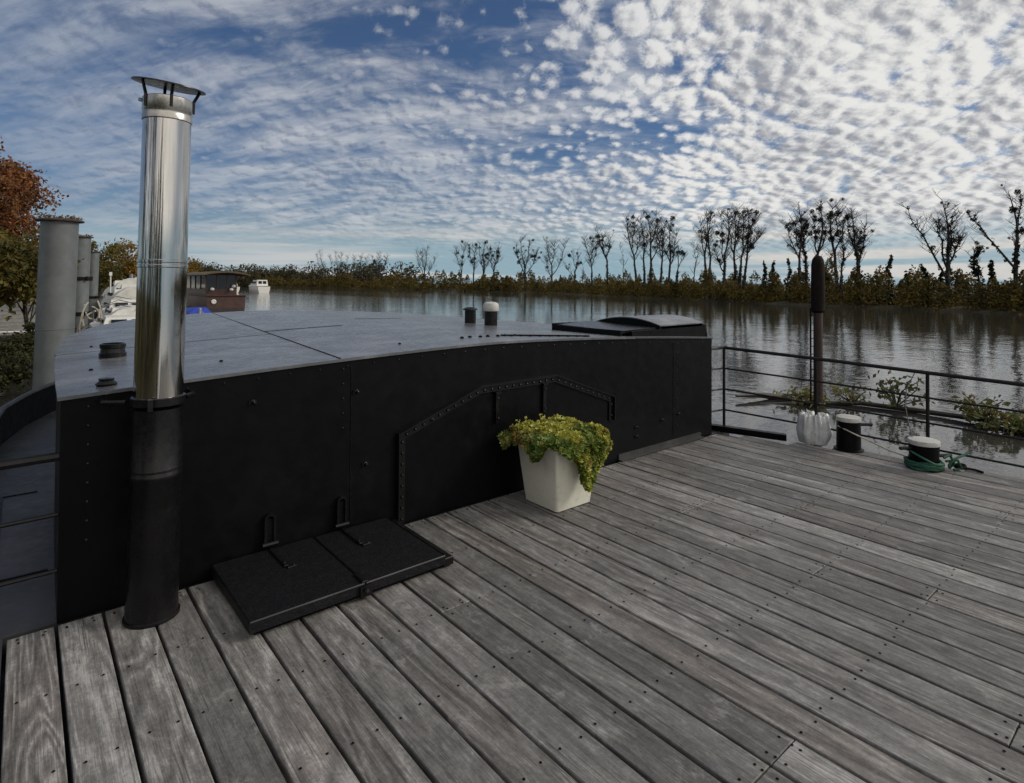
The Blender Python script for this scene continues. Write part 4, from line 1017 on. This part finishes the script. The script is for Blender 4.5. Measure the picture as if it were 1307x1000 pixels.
m = MB(); m.lathe([(.10, -.03), (.16, 0), (.10, .03), (.07, .0)], 14, Matrix.Translation((11.35, 47.12, .12)) @ Matrix.Rotation(R(90), 4, 'X')); m.build('life_ring', 'boat_white', hb)
for px, pz in ((11.4, .95), (12.6, .92), (12.75, 1.15)):
    m = MB(); m.ball((px, 47.8, pz), .14, 8, 5, .8); m.build('fender', 'boat_white', hb)
hb.location.x -= 1.55; hb.location.y -= 4.2
dg = thing('dinghy', (8.0, 39.0, WZ), 'small boat under a bright blue cover beside the dark red houseboat', 'dinghy')
m = MB(); loft(m, [[(8.0 - .7 * w_ * .7, 38 + s_ * 3, WZ - .1), (8.0 + .7 * w_ * .7, 38 + s_ * 3, WZ - .1), (8.0 + .7 * w_, 38 + s_ * 3, -.45), (8.0 - .7 * w_, 38 + s_ * 3, -.45)] for s_, w_ in ((0, .8), (.4, 1), (.8, .7), (1, .1))]); m.build('hull', 'dark_hull', dg)
m = MB(); loft(m, [[(8.0 - .74 * w_, 37.95 + s_ * 3.05, -.46), (8.0 + .74 * w_, 37.95 + s_ * 3.05, -.46), (8.0 + .74 * w_, 37.95 + s_ * 3.05, -.36), (8.0 + .3 * w_, 37.95 + s_ * 3.05, -.02 - .12 * s_), (8.0 - .3 * w_, 37.95 + s_ * 3.05, -.02 - .12 * s_), (8.0 - .74 * w_, 37.95 + s_ * 3.05, -.36)] for s_, w_ in ((0, .8), (.4, 1), (.8, .7), (1, .1))]); m.build('boat_cover', 'blue_tarp', dg)
m = MB(); m.tube([(6.6, 31.5, .1), (5.2, 22.0, -.1), (3.5, 13.5, .12), (3.0, 10.8, .40)], .02, 5); m.lathe([(.05, -1.3), (.05, .2)], 8, Matrix.Translation((6.6, 31.5, 0))); tag(m.build('mooring_line', 'pale_rope', smooth=True), 'pale mooring line running from the blue covered dinghy to the barge bow', 'rope')

# ================================================================ VEGETATION
TREES=[
 (111.5,273.9,[(-3.7,2.8,15.9,0.3),(-2.5,1.8,16.6,0.5)],0,0,1,'s'),
 (112.6,261.9,[(-3.6,2.7,15.1,0.1),(-1.3,0.8,16.2,0.2),(0.9,-1.0,15.9,0.2),(3.4,-3.1,14.4,0.1)],0,0,1,'f'),
 (112.6,240.3,[(-1.8,1.2,13.7,0.3),(0.9,-1.0,14.4,0.4),(2.7,-2.5,13.4,0.3)],0,0,1,'f'),
 (112.3,220.7,[(-2.4,1.8,13.1,0.2),(-0.2,-0.1,14.1,0.3),(2.5,-2.3,13.8,0.25)],0,0,1,'f'),
 (112.9,186.7,[(-2.4,1.7,14.6,0.3),(-0.8,0.5,13.5,0.4),(0.7,-0.8,15.2,0.5),(3.2,-2.8,11.8,0.3)],1,0.1,1,'b'),
 (113.7,164.3,[(-1.4,0.9,14.3,0.4),(1.0,-1.1,14.8,0.5)],5,0.2,1,'b'),
 (113.9,157.4,[(-1.2,0.7,15.0,0.4),(0.8,-0.9,15.6,0.4)],5,0.3,1,'b'),
 (116.0,154.6,[(-1.2,0.7,15.8,0.3),(0.2,-0.4,16.0,0.5),(1.8,-1.7,14.8,0.3)],10,0.6,1,'i'),
 (114.7,147.9,[(-0.9,0.6,13.1,0.4),(1.3,-1.4,14.6,0.3),(1.6,-1.5,12.2,0.5)],9,0.5,1,'i'),
 (114.0,131.2,[(-2.3,1.7,14.5,0.25),(-1.4,0.9,15.7,0.4),(0.7,-0.8,15.0,0.4),(2.7,-2.4,12.5,0.3)],14,0.6,1,'i'),
 (113.4,118.9,[(-1.7,1.1,14.9,0.35),(0.3,-0.5,14.1,0.5),(3.0,-2.7,14.8,0.3),(-1.5,1.1,9.7,0.2)],2,0.1,1,'b'),
 (108.5,105.9,[(-1.8,1.4,7.6,0.35),(-0.7,0.4,10.6,0.6),(0.5,-0.6,11.2,0.4)],7,0.4,0.5,'i'),
 (108.0,102.5,[(-0.4,0.2,8.5,0.5)],0,0.1,0.3,'k'),
 (104.8,95.9,[(-2.0,1.5,13.4,0.4),(-0.3,0.0,13.4,0.6),(0.6,-0.7,12.5,0.5)],5,0.2,1,'b'),
 (102.1,88.6,[(-2.5,1.8,15.7,0.5),(-1.4,0.9,13.4,0.6),(-0.0,-0.2,12.9,0.5)],8,0.5,0.6,'b'),
 (97.2,80.3,[(-0.9,0.6,10.5,0.7)],0,0.1,0.3,'k'),
 (95.9,76.2,[(-1.7,1.1,16.1,0.45),(-0.7,0.3,14.9,0.6),(0.5,-0.6,13.6,0.5)],6,0.2,1,'b'),
 (95.1,73.4,[(-0.9,0.5,15.4,0.5),(0.6,-0.7,13.7,0.5)],6,0.3,0.8,'b'),
 (93.7,70.6,[(-0.9,0.5,16.3,0.5),(0.4,-0.6,16.0,0.55),(1.5,-1.4,13.1,0.4)],7,0.25,1,'b'),
 (94.0,68.8,[(-0.7,0.4,14.2,0.5),(0.6,-0.8,14.5,0.5)],6,0.3,1,'b'),
 (93.3,66.2,[(-1.1,0.8,11.6,0.4),(-0.1,-0.2,14.7,0.5),(0.9,-0.9,12.0,0.4)],6,0.3,1,'b'),
 (90.9,63.0,[(0.1,-0.2,9.4,0.5),(0.9,-0.9,8.3,0.6)],2,0.4,0.3,'i'),
 (92.1,60.3,[(-0.2,0.0,9.6,0.6),(0.4,-0.5,10.2,0.4)],0,0.1,0.3,'k'),
 (90.9,57.4,[(-0.7,0.3,13.2,0.5),(0.1,-0.4,15.0,0.55)],3,0.25,0.8,'b'),
 (89.5,55.5,[(-0.9,0.6,11.8,0.5),(0.0,-0.3,14.5,0.6)],2,0.15,0.8,'b'),
 (87.5,51.7,[(-0.5,0.1,14.0,0.4),(0.3,-0.5,14.5,0.5),(-1.1,0.8,8.9,0.3)],7,0.4,0.8,'b'),
 (89.6,51.1,[(-0.7,0.4,13.6,0.5),(-0.2,-0.1,14.6,0.6),(0.6,-0.8,14.2,0.5)],7,0.3,1.2,'b'),
 (87.8,49.2,[(0.3,-0.5,13.7,0.5),(1.1,-1.1,13.8,0.6)],7,0.3,1.1,'b'),
 (88.2,48.6,[(1.3,-1.3,13.8,0.3),(0.9,-1.0,12.7,0.4),(2.1,-1.9,10.8,0.6)],8,0.3,1,'b'),
 (87.1,44.8,[(-0.0,-0.0,5.8,0.8)],0,0.8,0,'p'),
 (85.5,42.3,[(-0.2,0.1,5.6,0.8)],0,1,0,'p'),
 (86.0,40.6,[(-0.0,-0.0,6.1,0.8)],0,0.8,0,'p'),
 (84.0,38.0,[(-1.3,0.9,11.1,0.4),(-0.5,0.3,11.4,0.55),(-0.2,-0.0,13.6,0.6)],7,0.2,0.8,'b'),
 (85.5,37.7,[(-0.7,0.4,12.8,0.7),(-0.1,-0.1,11.7,0.6)],9,0.8,0.5,'i'),
 (84.1,35.7,[(-0.4,0.1,11.9,0.5),(0.3,-0.4,13.4,0.6),(1.1,-1.1,11.9,0.5)],16,0.4,0.9,'m'),
 (85.8,34.0,[(-0.5,0.2,13.2,0.6),(0.5,-0.6,13.1,0.6),(1.0,-1.0,11.9,0.5)],15,0.15,0.9,'m'),
 (85.5,33.0,[(-0.4,0.2,9.2,0.5),(0.2,-0.3,7.9,0.5)],5,0.2,0.6,'b'),
 (82.4,29.8,[(-1.3,0.9,11.1,0.5),(-0.8,0.5,12.0,0.6),(0.6,-0.7,10.6,0.4),(0.2,-0.3,8.8,0.6)],12,0.6,0.9,'m'),
 (82.4,28.0,[(0.1,-0.1,3.6,0.8)],0,0.9,0,'p'),
 (82.5,26.5,[(0.3,-0.3,5.9,0.7)],0,0.9,0,'p'),
 (85.1,25.4,[(-0.1,0.0,3.8,0.8)],0,0.9,0,'p'),
 (82.7,22.5,[(-0.6,0.4,4.7,0.75)],0,1,0,'p'),
 (82.9,21.0,[(-0.1,0.0,3.9,0.8)],0,0.9,0,'p'),
 (81.3,19.9,[(-4.1,3.2,11.5,0.25),(-1.3,0.9,9.9,0.35),(-0.8,0.5,12.2,0.4),(-0.1,-0.1,10.4,0.5),(0.8,-0.7,8.2,0.4)],8,0.5,1.2,'A'),
 (80.9,17.2,[(-0.2,0.1,7.1,0.7),(0.0,-0.1,6.3,0.8)],5,0.8,0.3,'i'),
 (79.7,15.7,[(-0.1,0.1,5.2,0.8)],0,1,0,'p'),
 (78.4,13.4,[(-4.2,3.3,9.6,0.35),(-0.9,0.6,12.1,0.5),(0.3,-0.4,11.9,0.55)],9,0.5,0.6,'A'),
 (78.7,12.1,[(-0.3,0.1,10.6,0.5),(0.4,-0.5,10.0,0.5)],5,0.4,1,'b'),
 (78.3,10.7,[(-0.5,0.3,9.4,0.4),(0.3,-0.4,10.4,0.5)],8,0.4,1,'i'),
]
TLABELS = [
'spindly bare tree leaning left, first of the distant row on the far bank',
'broad fan shaped bare tree, second of the distant row on the far bank',
'narrow fan shaped bare tree, third of the distant row on the far bank',
'round fan shaped bare tree, fourth of the distant row on the far bank',
'lone bare tree with spreading forked top, well left of the black roof vent',
'slim bare tree with mistletoe, left edge of the dense clump above the black roof vent',
'slim twin topped tree just above the black roof vent',
'tall dark ivy covered tree just above the white capped roof vent',
'ivy covered tree at the right edge of the dense clump above the white capped vent',
'bushy ivy laden tree with many dark balls, standing alone right of the white capped vent',
'bare Y shaped tree with wide open fork and few dark balls',
'short tree with dark leaf clumps hanging left, right of the Y shaped tree',
'thin dead stick of a trunk between the short clumped tree and the tall pair',
'tall thin bare tree standing upright beside the strongly leaning one',
'tall bare tree leaning left with dark plumes along its top',
'forked dead pole just left of the group of tall trees above the roof hood',
'tall bare tree at the left of the group above the roof hood',
'thin straight tree with mistletoe high up, second in the group above the roof hood',
'highest tree in the group above the roof hood with one dark ball on its tip',
'slender twin trunked tree, fourth in the group above the roof hood',
'wide topped bare tree, fifth in the group above the roof hood',
'short broken trunk with a dark tuft pointing right, at the right of that group',
'forked dead pole at the left of the group above the cabin corner',
'tall bare tree whose tip curls left, above the right cabin corner',
'smooth pale barked thin tree with bent tip above the right cabin corner',
'dark ivy hung trunk in the middle of the group above the cabin corner',
'tall tree with a brushy twiggy head right of the dark ivy hung trunk',
'slim tree with feathery top leaning right, in the group right of the cabin corner',
'bare tree spreading widest to the right, last of the group right of the cabin corner',
'thin ivy spike, leftmost of three dark spikes left of the red pile',
'broad ivy cone, middle of three dark spikes left of the red pile',
'pointed ivy spike nearest the red pile on its left',
'tree with mistletoe balls on long side twigs, left of the red pile',
'thick column of ivy on a tall trunk, immediately left of the red pile',
'tallest mistletoe laden tree rising behind the red pile',
'pale thin trunk carrying a dense cloud of mistletoe right of the red pile',
'short leaning tree with few mistletoe balls right of the red pile',
'dark ivy trunk with forked mistletoe crown right of the red pile',
'small hooked ivy stump right of the forked mistletoe tree',
'tall pole of ivy with swollen base, standing alone right of the red pile',
'short blunt ivy stump between the tall ivy pole and the leaning stump',
'leaning jagged ivy stump left of the big arching tree',
'small round ivy stump at the foot of the big arching tree',
'big bare tree with one long limb arching left, near the right edge',
'tufted ivy column with separate tiers between the two arching trees',
'smooth pointed ivy cone beside the last arching tree at the right edge',
'big bare tree at the right edge, long limb reaching left with mistletoe at its tip',
'bare tree just past the right edge of the view',
'ivy hung tree farthest right past the edge of the view',
]

rt = random.Random(77)
MIST = []
for k in range(3):
    mm = MB()
    for i in range(150):
        d = Vector((rt.gauss(0, 1), rt.gauss(0, 1), rt.gauss(0, 1))).normalized() * (.52 * rt.random() ** .4)
        mm.leaf(d, .26, rt, 0, .3)
    me = bpy.data.meshes.new('mistletoe'); me.from_pydata(mm.v, [], mm.f); me.materials.append(MAT['mistletoe_leaf']); MIST.append(me)
def ivy_column(mb, pts, r0, r1, cnt, size):
    for i in range(cnt):
        t = rt.random() ** 1.1; f = t * (len(pts) - 1); j = min(len(pts) - 2, int(f)); p = Vector(pts[j]).lerp(Vector(pts[j + 1]), f - j)
        r = (r0 + (r1 - r0) * t) * (.75 + .5 * mnoise.noise((p.x, p.y, p.z * .9)))
        a = rt.uniform(0, 6.28); q = rt.random() ** .5
        mb.leaf(p + Vector((math.cos(a) * r * q, math.sin(a) * r * q, rt.gauss(0, .15))), size, rt, 0, .3)
def bare_tree(x_, y_, tips, nm, ivy, tw, st, label):
    far = math.hypot(x_, y_); thick = min(1.0, .55 + far / 260)
    stump = st in 'p'
    cat = 'tree'
    t = thing('ivy_stump' if stump else 'bare_tree', (x_, y_, -1.0), label, cat, 'ivy clad stumps on the far bank' if stump else 'bare trees on the far bank')
    base = Vector((x_, y_, -1.15)); Hm = max(q[2] for q in tips)
    tr = MB(); cr = MB(); iv = MB(); ends = []
    lead = max(tips, key=lambda q: q[2]); r0 = (.10 + .013 * Hm) * thick * (1.25 if st in 'Am' else 1) * (.55 if st in 'kf' else 1)
    dirv = Vector((.55, .83, 0)).normalized()
    def path(a, b, bend, n=7):
        out = []; ph = rt.uniform(0, 6)
        for i in range(n + 1):
            s_ = i / n; p = a.lerp(b, s_)
            k = math.sin(s_ * math.pi) * bend
            out.append(p + Vector((k * math.cos(ph) + .12 * math.sin(s_ * 7 + ph), k * math.sin(ph), 0 * k)))
        return out
    tp = base + Vector((lead[0], lead[1], lead[2] + .15)); 
    # trunk rises straight, then leans into the leader
    midp = base + Vector((lead[0] * .22, lead[1] * .22, lead[2] * .5))
    main = path(base, midp, .15, 5)[:-1] + path(midp, tp, .35, 6)
    nr = len(main); tr.tube(main, [r0 * (1 - .90 * (i / (nr - 1)) ** .9) for i in range(nr)], 6); limbs = [(main, r0, .38)]
    for q in tips:
        if q is lead: continue
        f = q[3] * (nr - 1) * .92; j = min(nr - 2, int(f)); st_ = main[j].lerp(main[j + 1], f - j)
        e = base + Vector((q[0], q[1], q[2])) + dirv * rt.uniform(-1, 1) * .4
        d = e - st_; elbow = st_ + Vector((d.x * .62, d.y * .62, d.z * (.45 if st != 'A' else .62)))
        lp = path(st_, elbow, .2, 4)[:-1] + path(elbow, e, .25, 4); n2 = len(lp)
        rr = r0 * .55 * (1 - .5 * q[3]); tr.tube(lp, [rr * (1 - .85 * i / (n2 - 1)) for i in range(n2)], 5); limbs.append((lp, rr, .25))
    if not stump:
        for lp, rr, s0 in limbs:
            n2 = len(lp); cnt = int((9 + len(lp)) * tw * (.7 if st == 'A' else 1) * (1.8 if st in 'fb' else 1.5)) + 1
            for i in range(cnt):
                s_ = rt.uniform(s0, 1.0); f = s_ * (n2 - 1); j = min(n2 - 2, int(f)); p = lp[j].lerp(lp[j + 1], f - j)
                a = rt.uniform(0, 6.28); L = Hm * rt.uniform(.05, .19) * (1.25 - .5 * s_)
                up = rt.uniform(.5, 1.5); d = Vector((math.cos(a), math.sin(a), up)).normalized() * L
                e = p + d; mp_ = p.lerp(e, .5) + Vector((0, 0, -.08 * L)); rb = .046 * thick
                cr.tube([p, mp_, e], [rb, rb * .7, rb * .35], 4, False); ends.append(e)
                for k in range(4 if st != 'f' else 5):
                    q0 = p.lerp(e, rt.uniform(.3, .95)); a2 = rt.uniform(0, 6.28)
                    q1 = q0 + Vector((math.cos(a2), math.sin(a2), rt.uniform(.3, 1.6))).normalized() * L * rt.uniform(.35, .7)
                    cr.tube([q0, q1], [rb * .5, rb * .22], 3, False); ends.append(q1)
    tr.build('trunk', 'dark_bark', t)
    if cr.v: cr.build('crown', 'dark_bark', t)
    if ivy > 0:
        hi = max(1, int((nr - 1) * min(1, (.25 + .6 * ivy) if not stump else 1.0)))
        if stump: ivy_column(iv, main, .85 + .25 * rt.random(), .10, int(330 * ivy), .50)
        else: ivy_column(iv, main[:hi + 1], .35 + .45 * ivy, .20 + .25 * ivy, int(60 + 380 * ivy), .42)
        if ivy >= .45 and not stump:
            for lp, rr, s0 in limbs[1:]: ivy_column(iv, lp[1:], .32, .15, int(110 * ivy), .36)
        iv.build('ivy', 'ivy_leaf', t)
    for i in range(int(nm * 1.3 + .5)):
        if ends and rt.random() < .6: p = rt.choice(ends)
        else: lp = rt.choice(limbs)[0]; p = rt.choice(lp[len(lp) // 2:])
        o = bpy.data.objects.new('mistletoe', MIST[i % 3]); COL.objects.link(o); o.parent = t
        o.location = p - Vector((x_, y_, -1.0)); s_ = rt.choice((.35, .45, .6, .75, 1.0)) * rt.uniform(.85, 1.1) * (.55 + far / 280); o.scale = (s_, s_, s_ * rt.uniform(.8, 1.2)); o.rotation_euler = (rt.uniform(0, 3), rt.uniform(0, 3), rt.uniform(0, 3))
for row, lab in zip(TREES, TLABELS): bare_tree(*row, lab)

# scrub on the far bank: one continuous thicket
def along(shore, y0, y1, step):
    out = []; carry = 0.0
    for (ax, ay), (bx, by) in zip(shore, shore[1:]):
        L = math.hypot(bx - ax, by - ay); d = carry
        while d < L:
            t = d / L; p = (ax + (bx - ax) * t, ay + (by - ay) * t)
            if y0 <= p[1] <= y1: out.append(p)
            d += step(p) if callable(step) else step
        carry = d - L
    return out
def thicket(name, mat, centres, h, spread, cnt, size, label=None, rnd_=.75):
    mb = MB()
    for (x_, y_) in centres:
        d = math.hypot(x_, y_); hh = h * rt.choice((.5, .7, .85, 1.0, 1.15, 1.45)) * (1 + .45 * mnoise.noise((x_ * .09, y_ * .09, 3))); sp = spread * rt.uniform(.7, 1.3)
        zb = -1.25
        n = int(cnt * rt.uniform(.7, 1.3))
        for i in range(n):
            a = rt.uniform(0, 6.28); q = rt.random() ** .5; z = rt.random() ** .8
            wob = 1.0 - rnd_ * z ** 2.2
            r = sp * q * wob * (1 + .3 * math.sin(a * 3 + x_))
            mb.leaf((x_ + r * math.cos(a), y_ + r * math.sin(a), zb + hh * z * (1 - .25 * q * q) + rt.gauss(0, .1)), size * rt.uniform(.6, 1.3), rt, 0, .3)
    return tag(mb.build(name, mat), label, kind='stuff')
cs = []
for p in along(RIGHT_SHORE, -60, 360, lambda p: 1.5 if p[1] < 80 else (2.2 if p[1] < 150 else 3.6)):
    cs.append((p[0] + rt.uniform(.4, 2.2), p[1] + rt.gauss(0, .6)))
    if p[1] > 2: cs.append((p[0] + rt.uniform(2.5, 7), p[1] + rt.gauss(0, 1)))
    if 2 < p[1] < 140: cs.append((p[0] + rt.uniform(5, 12), p[1] + rt.gauss(0, 1)))
near = [p for p in cs if p[1] < 135]; farp = [p for p in cs if p[1] >= 135]
tag(thicket('bank_scrub', 'autumn_scrub', near, 3.7, 1.7, 430, .36), 'band of ochre autumn scrub along the far bank', 'scrub')
tag(thicket('distant_scrub', 'autumn_scrub', farp, 4.6, 2.8, 260, .70), 'distant brown scrub along the far bank', 'scrub')
# far wood closing the river
cs = []
for i in range(150):
    t = rt.random(); x_ = 40 + 105 * t; y_ = 300 + 95 * t * rt.uniform(.6, 1.1) + rt.uniform(0, 40); cs.append((x_, y_))
for i in range(60): cs.append((rt.uniform(112, 150), rt.uniform(240, 380)))
tag(thicket('far_wood', 'far_wood_leaf', cs, 9.0, 7.5, 300, 1.2, None, .45), 'dark far wood where the river bends away', 'wood')

def leafy_tree(name, x_, y_, z0, H, rad, mat, label, cat, group, size, cnt, lean=(0, 0), squat=.75, trunk_r=.18, bark='bark', low=.28):
    t = thing(name, (x_, y_, z0), label, cat, group)
    tr = MB(); cr = MB(); base = Vector((x_, y_, z0 - .2)); top = base + Vector((lean[0], lean[1], H * .8))
    main = [base.lerp(top, i / 6) + Vector((.12 * math.sin(i * 1.7), .12 * math.cos(i * 2.1), 0)) for i in range(7)]
    tr.tube(main, [trunk_r * (1 - .8 * i / 6) for i in range(7)], 7)
    cc = base + Vector((lean[0], lean[1], H * (1 + low) / 2)); hz = H * (1 - low) / 2
    clumps = []
    for i in range(int(26 + rad * 8)):
        d = Vector((rt.gauss(0, 1), rt.gauss(0, 1), rt.gauss(0, 1))).normalized(); q = rt.random() ** .33
        c = cc + Vector((d.x * rad * q, d.y * rad * q, d.z * hz * q)); clumps.append((c, rad * rt.uniform(.16, .34)))
        if i % 2 == 0:
            f = rt.uniform(.25, .9) * 6; j = min(5, int(f)); s_ = main[j].lerp(main[j + 1], f - j)
            mp_ = s_.lerp(c, .5) + Vector((0, 0, .1 * rad)); tr.tube([s_, mp_, c], [trunk_r * .35, trunk_r * .2, trunk_r * .06], 5, False)
    for i in range(cnt):
        c, r = rt.choice(clumps); d = Vector((rt.gauss(0, 1), rt.gauss(0, 1), rt.gauss(0, 1) * squat)) * r * .62
        p = c + d
        if p.z < z0 - .1: continue
        cr.leaf(p, size, rt, .4, .3)
    tr.build('trunk', bark, t); cr.build('crown', mat, t); return t
LB = 'trees and bushes on the left bank'
leafy_tree('russet_tree', -1.9, 39.0, -.6, 8.4, 3.0, 'russet_leaf', 'red brown autumn tree at the left edge above the bushes', 'tree', LB, .24, 17000, trunk_r=.2, low=.42)
leafy_tree('russet_tree', .9, 50.5, -.6, 5.2, 1.6, 'russet_leaf', 'small rust coloured tree showing just right of the nearest mooring pile', 'tree', LB, .22, 2200, trunk_r=.12, low=.4)
leafy_tree('bush', -1.4, 26.0, -.9, 4.3, 2.0, 'olive_leaf', 'tall olive green bush at the left edge under the red brown tree', 'bush', LB, .20, 13000, trunk_r=.08, low=.42)
leafy_tree('bush', .15, 27.5, -.9, 3.9, 1.25, 'olive_leaf', 'yellowish bush close behind the nearest mooring pile, above the gangway', 'bush', LB, .19, 7000, trunk_r=.08, low=.50)
leafy_tree('bush', -.9, 18.8, -1.15, 1.25, 1.1, 'dark_green_leaf', 'dark green bush low at the left edge in front of the gangway', 'bush', LB, .12, 5200, trunk_r=.05, low=.05)
leafy_tree('bush', -.10, 22.6, -1.1, 1.15, .85, 'dark_green_leaf', 'low dark green bush between the gangway and the bank hawser', 'bush', LB, .12, 3600, trunk_r=.05, low=.05)
leafy_tree('bush', .6, 27.0, -1.1, 1.3, .8, 'dark_green_leaf', 'low dark bush at the foot of the gangway behind the nearest pile', 'bush', LB, .13, 2600, trunk_r=.05, low=.05)
leafy_tree('golden_tree', 13.6, 118.0, -.6, 8.6, 4.2, 'gold_leaf', 'golden tree directly left of the steel chimney', 'tree', LB, .5, 5200, trunk_r=.2, low=.1)
leafy_tree('golden_tree', 9.0, 110.0, -.6, 8.4, 3.6, 'olive_leaf', 'olive yellow tree right of the farthest capped pile', 'tree', LB, .45, 3400, trunk_r=.2, low=.1)
leafy_tree('golden_tree', 27.0, 175.0, -.6, 9.2, 5.5, 'olive_leaf', 'olive tree right of the chimney above the houseboat roof', 'tree', LB, .6, 2600, trunk_r=.25, low=.08)
leafy_tree('golden_tree', 36.5, 205.0, -.6, 9.5, 6.5, 'gold_leaf', 'golden tree behind the houseboat roof', 'tree', LB, .7, 2600, trunk_r=.25, low=.05)
leafy_tree('golden_tree', 46.0, 232.0, -.6, 9.0, 6.0, 'far_wood_leaf', 'dull green tree right of the golden one behind the houseboat', 'tree', LB, .8, 2200, trunk_r=.25, low=.05)
leafy_tree('thin_poplar', 38.0, 235.0, -.6, 15.5, 1.7, 'far_wood_leaf', 'slender sparse tree rising above the golden trees right of the chimney', 'tree', LB, .6, 500, trunk_r=.22, low=.55)
leafy_tree('dark_pine', 25.2, 168.0, -.6, 11.5, 2.2, 'dark_green_leaf', 'dark tree top beside the left edge of the steel chimney', 'tree', LB, .5, 1200, trunk_r=.22, low=.6)
cs = [(p[0] - rt.uniform(2.5, 7), p[1] + rt.gauss(0, 1)) for p in along(LEFT_SHORE, -50, 60, 1.6)]
cs = [p for p in cs if p[0] + .02 * p[1] < -1.2]
tag(thicket('bank_thicket', 'olive_leaf', cs, 4.5, 1.9, 160, .34), 'olive thicket along the near left bank', 'thicket')
cs = [(p[0] - rt.uniform(3, 10), p[1] + rt.gauss(0, 2)) for p in along(LEFT_SHORE, 60, 300, 3.2)]
tag(thicket('far_thicket', 'far_wood_leaf', cs, 6.5, 3.0, 170, .75), 'mixed thicket along the far left bank behind the boats', 'thicket')
cs = [(p[0] - rt.uniform(6, 15), p[1] + rt.gauss(0, 2)) for p in along(LEFT_SHORE, -60, 16, 2.6)]
tag(thicket('bank_wood', 'dark_green_leaf', cs, 11.0, 3.2, 260, .75), 'dark wood on the left bank beside the barge', 'wood')
# grass and weeds on the near left bank
m = MB()
for i in range(5000):
    t = rt.random(); y_ = 12 + 20 * t; sx = lerp_pts([(y, x) for x, y in LEFT_SHORE], y_)
    x_ = sx - rt.uniform(-.05, 3.0); h_ = rt.uniform(.08, .32); a = rt.uniform(0, 6.28); z_ = -1.30 + min(.7, max(0, (sx - x_)) * .14)
    p = Vector((x_, y_, z_)); e = p + Vector((math.cos(a) * .12, math.sin(a) * .12, h_)); s_ = Vector((-math.sin(a), math.cos(a), 0)) * .025
    m.add([p - s_, p + s_, e], [(0, 1, 2)])
tag(m.build('grass', 'dark_green_leaf'), 'rough grass along the left bank', 'grass', kind='stuff')
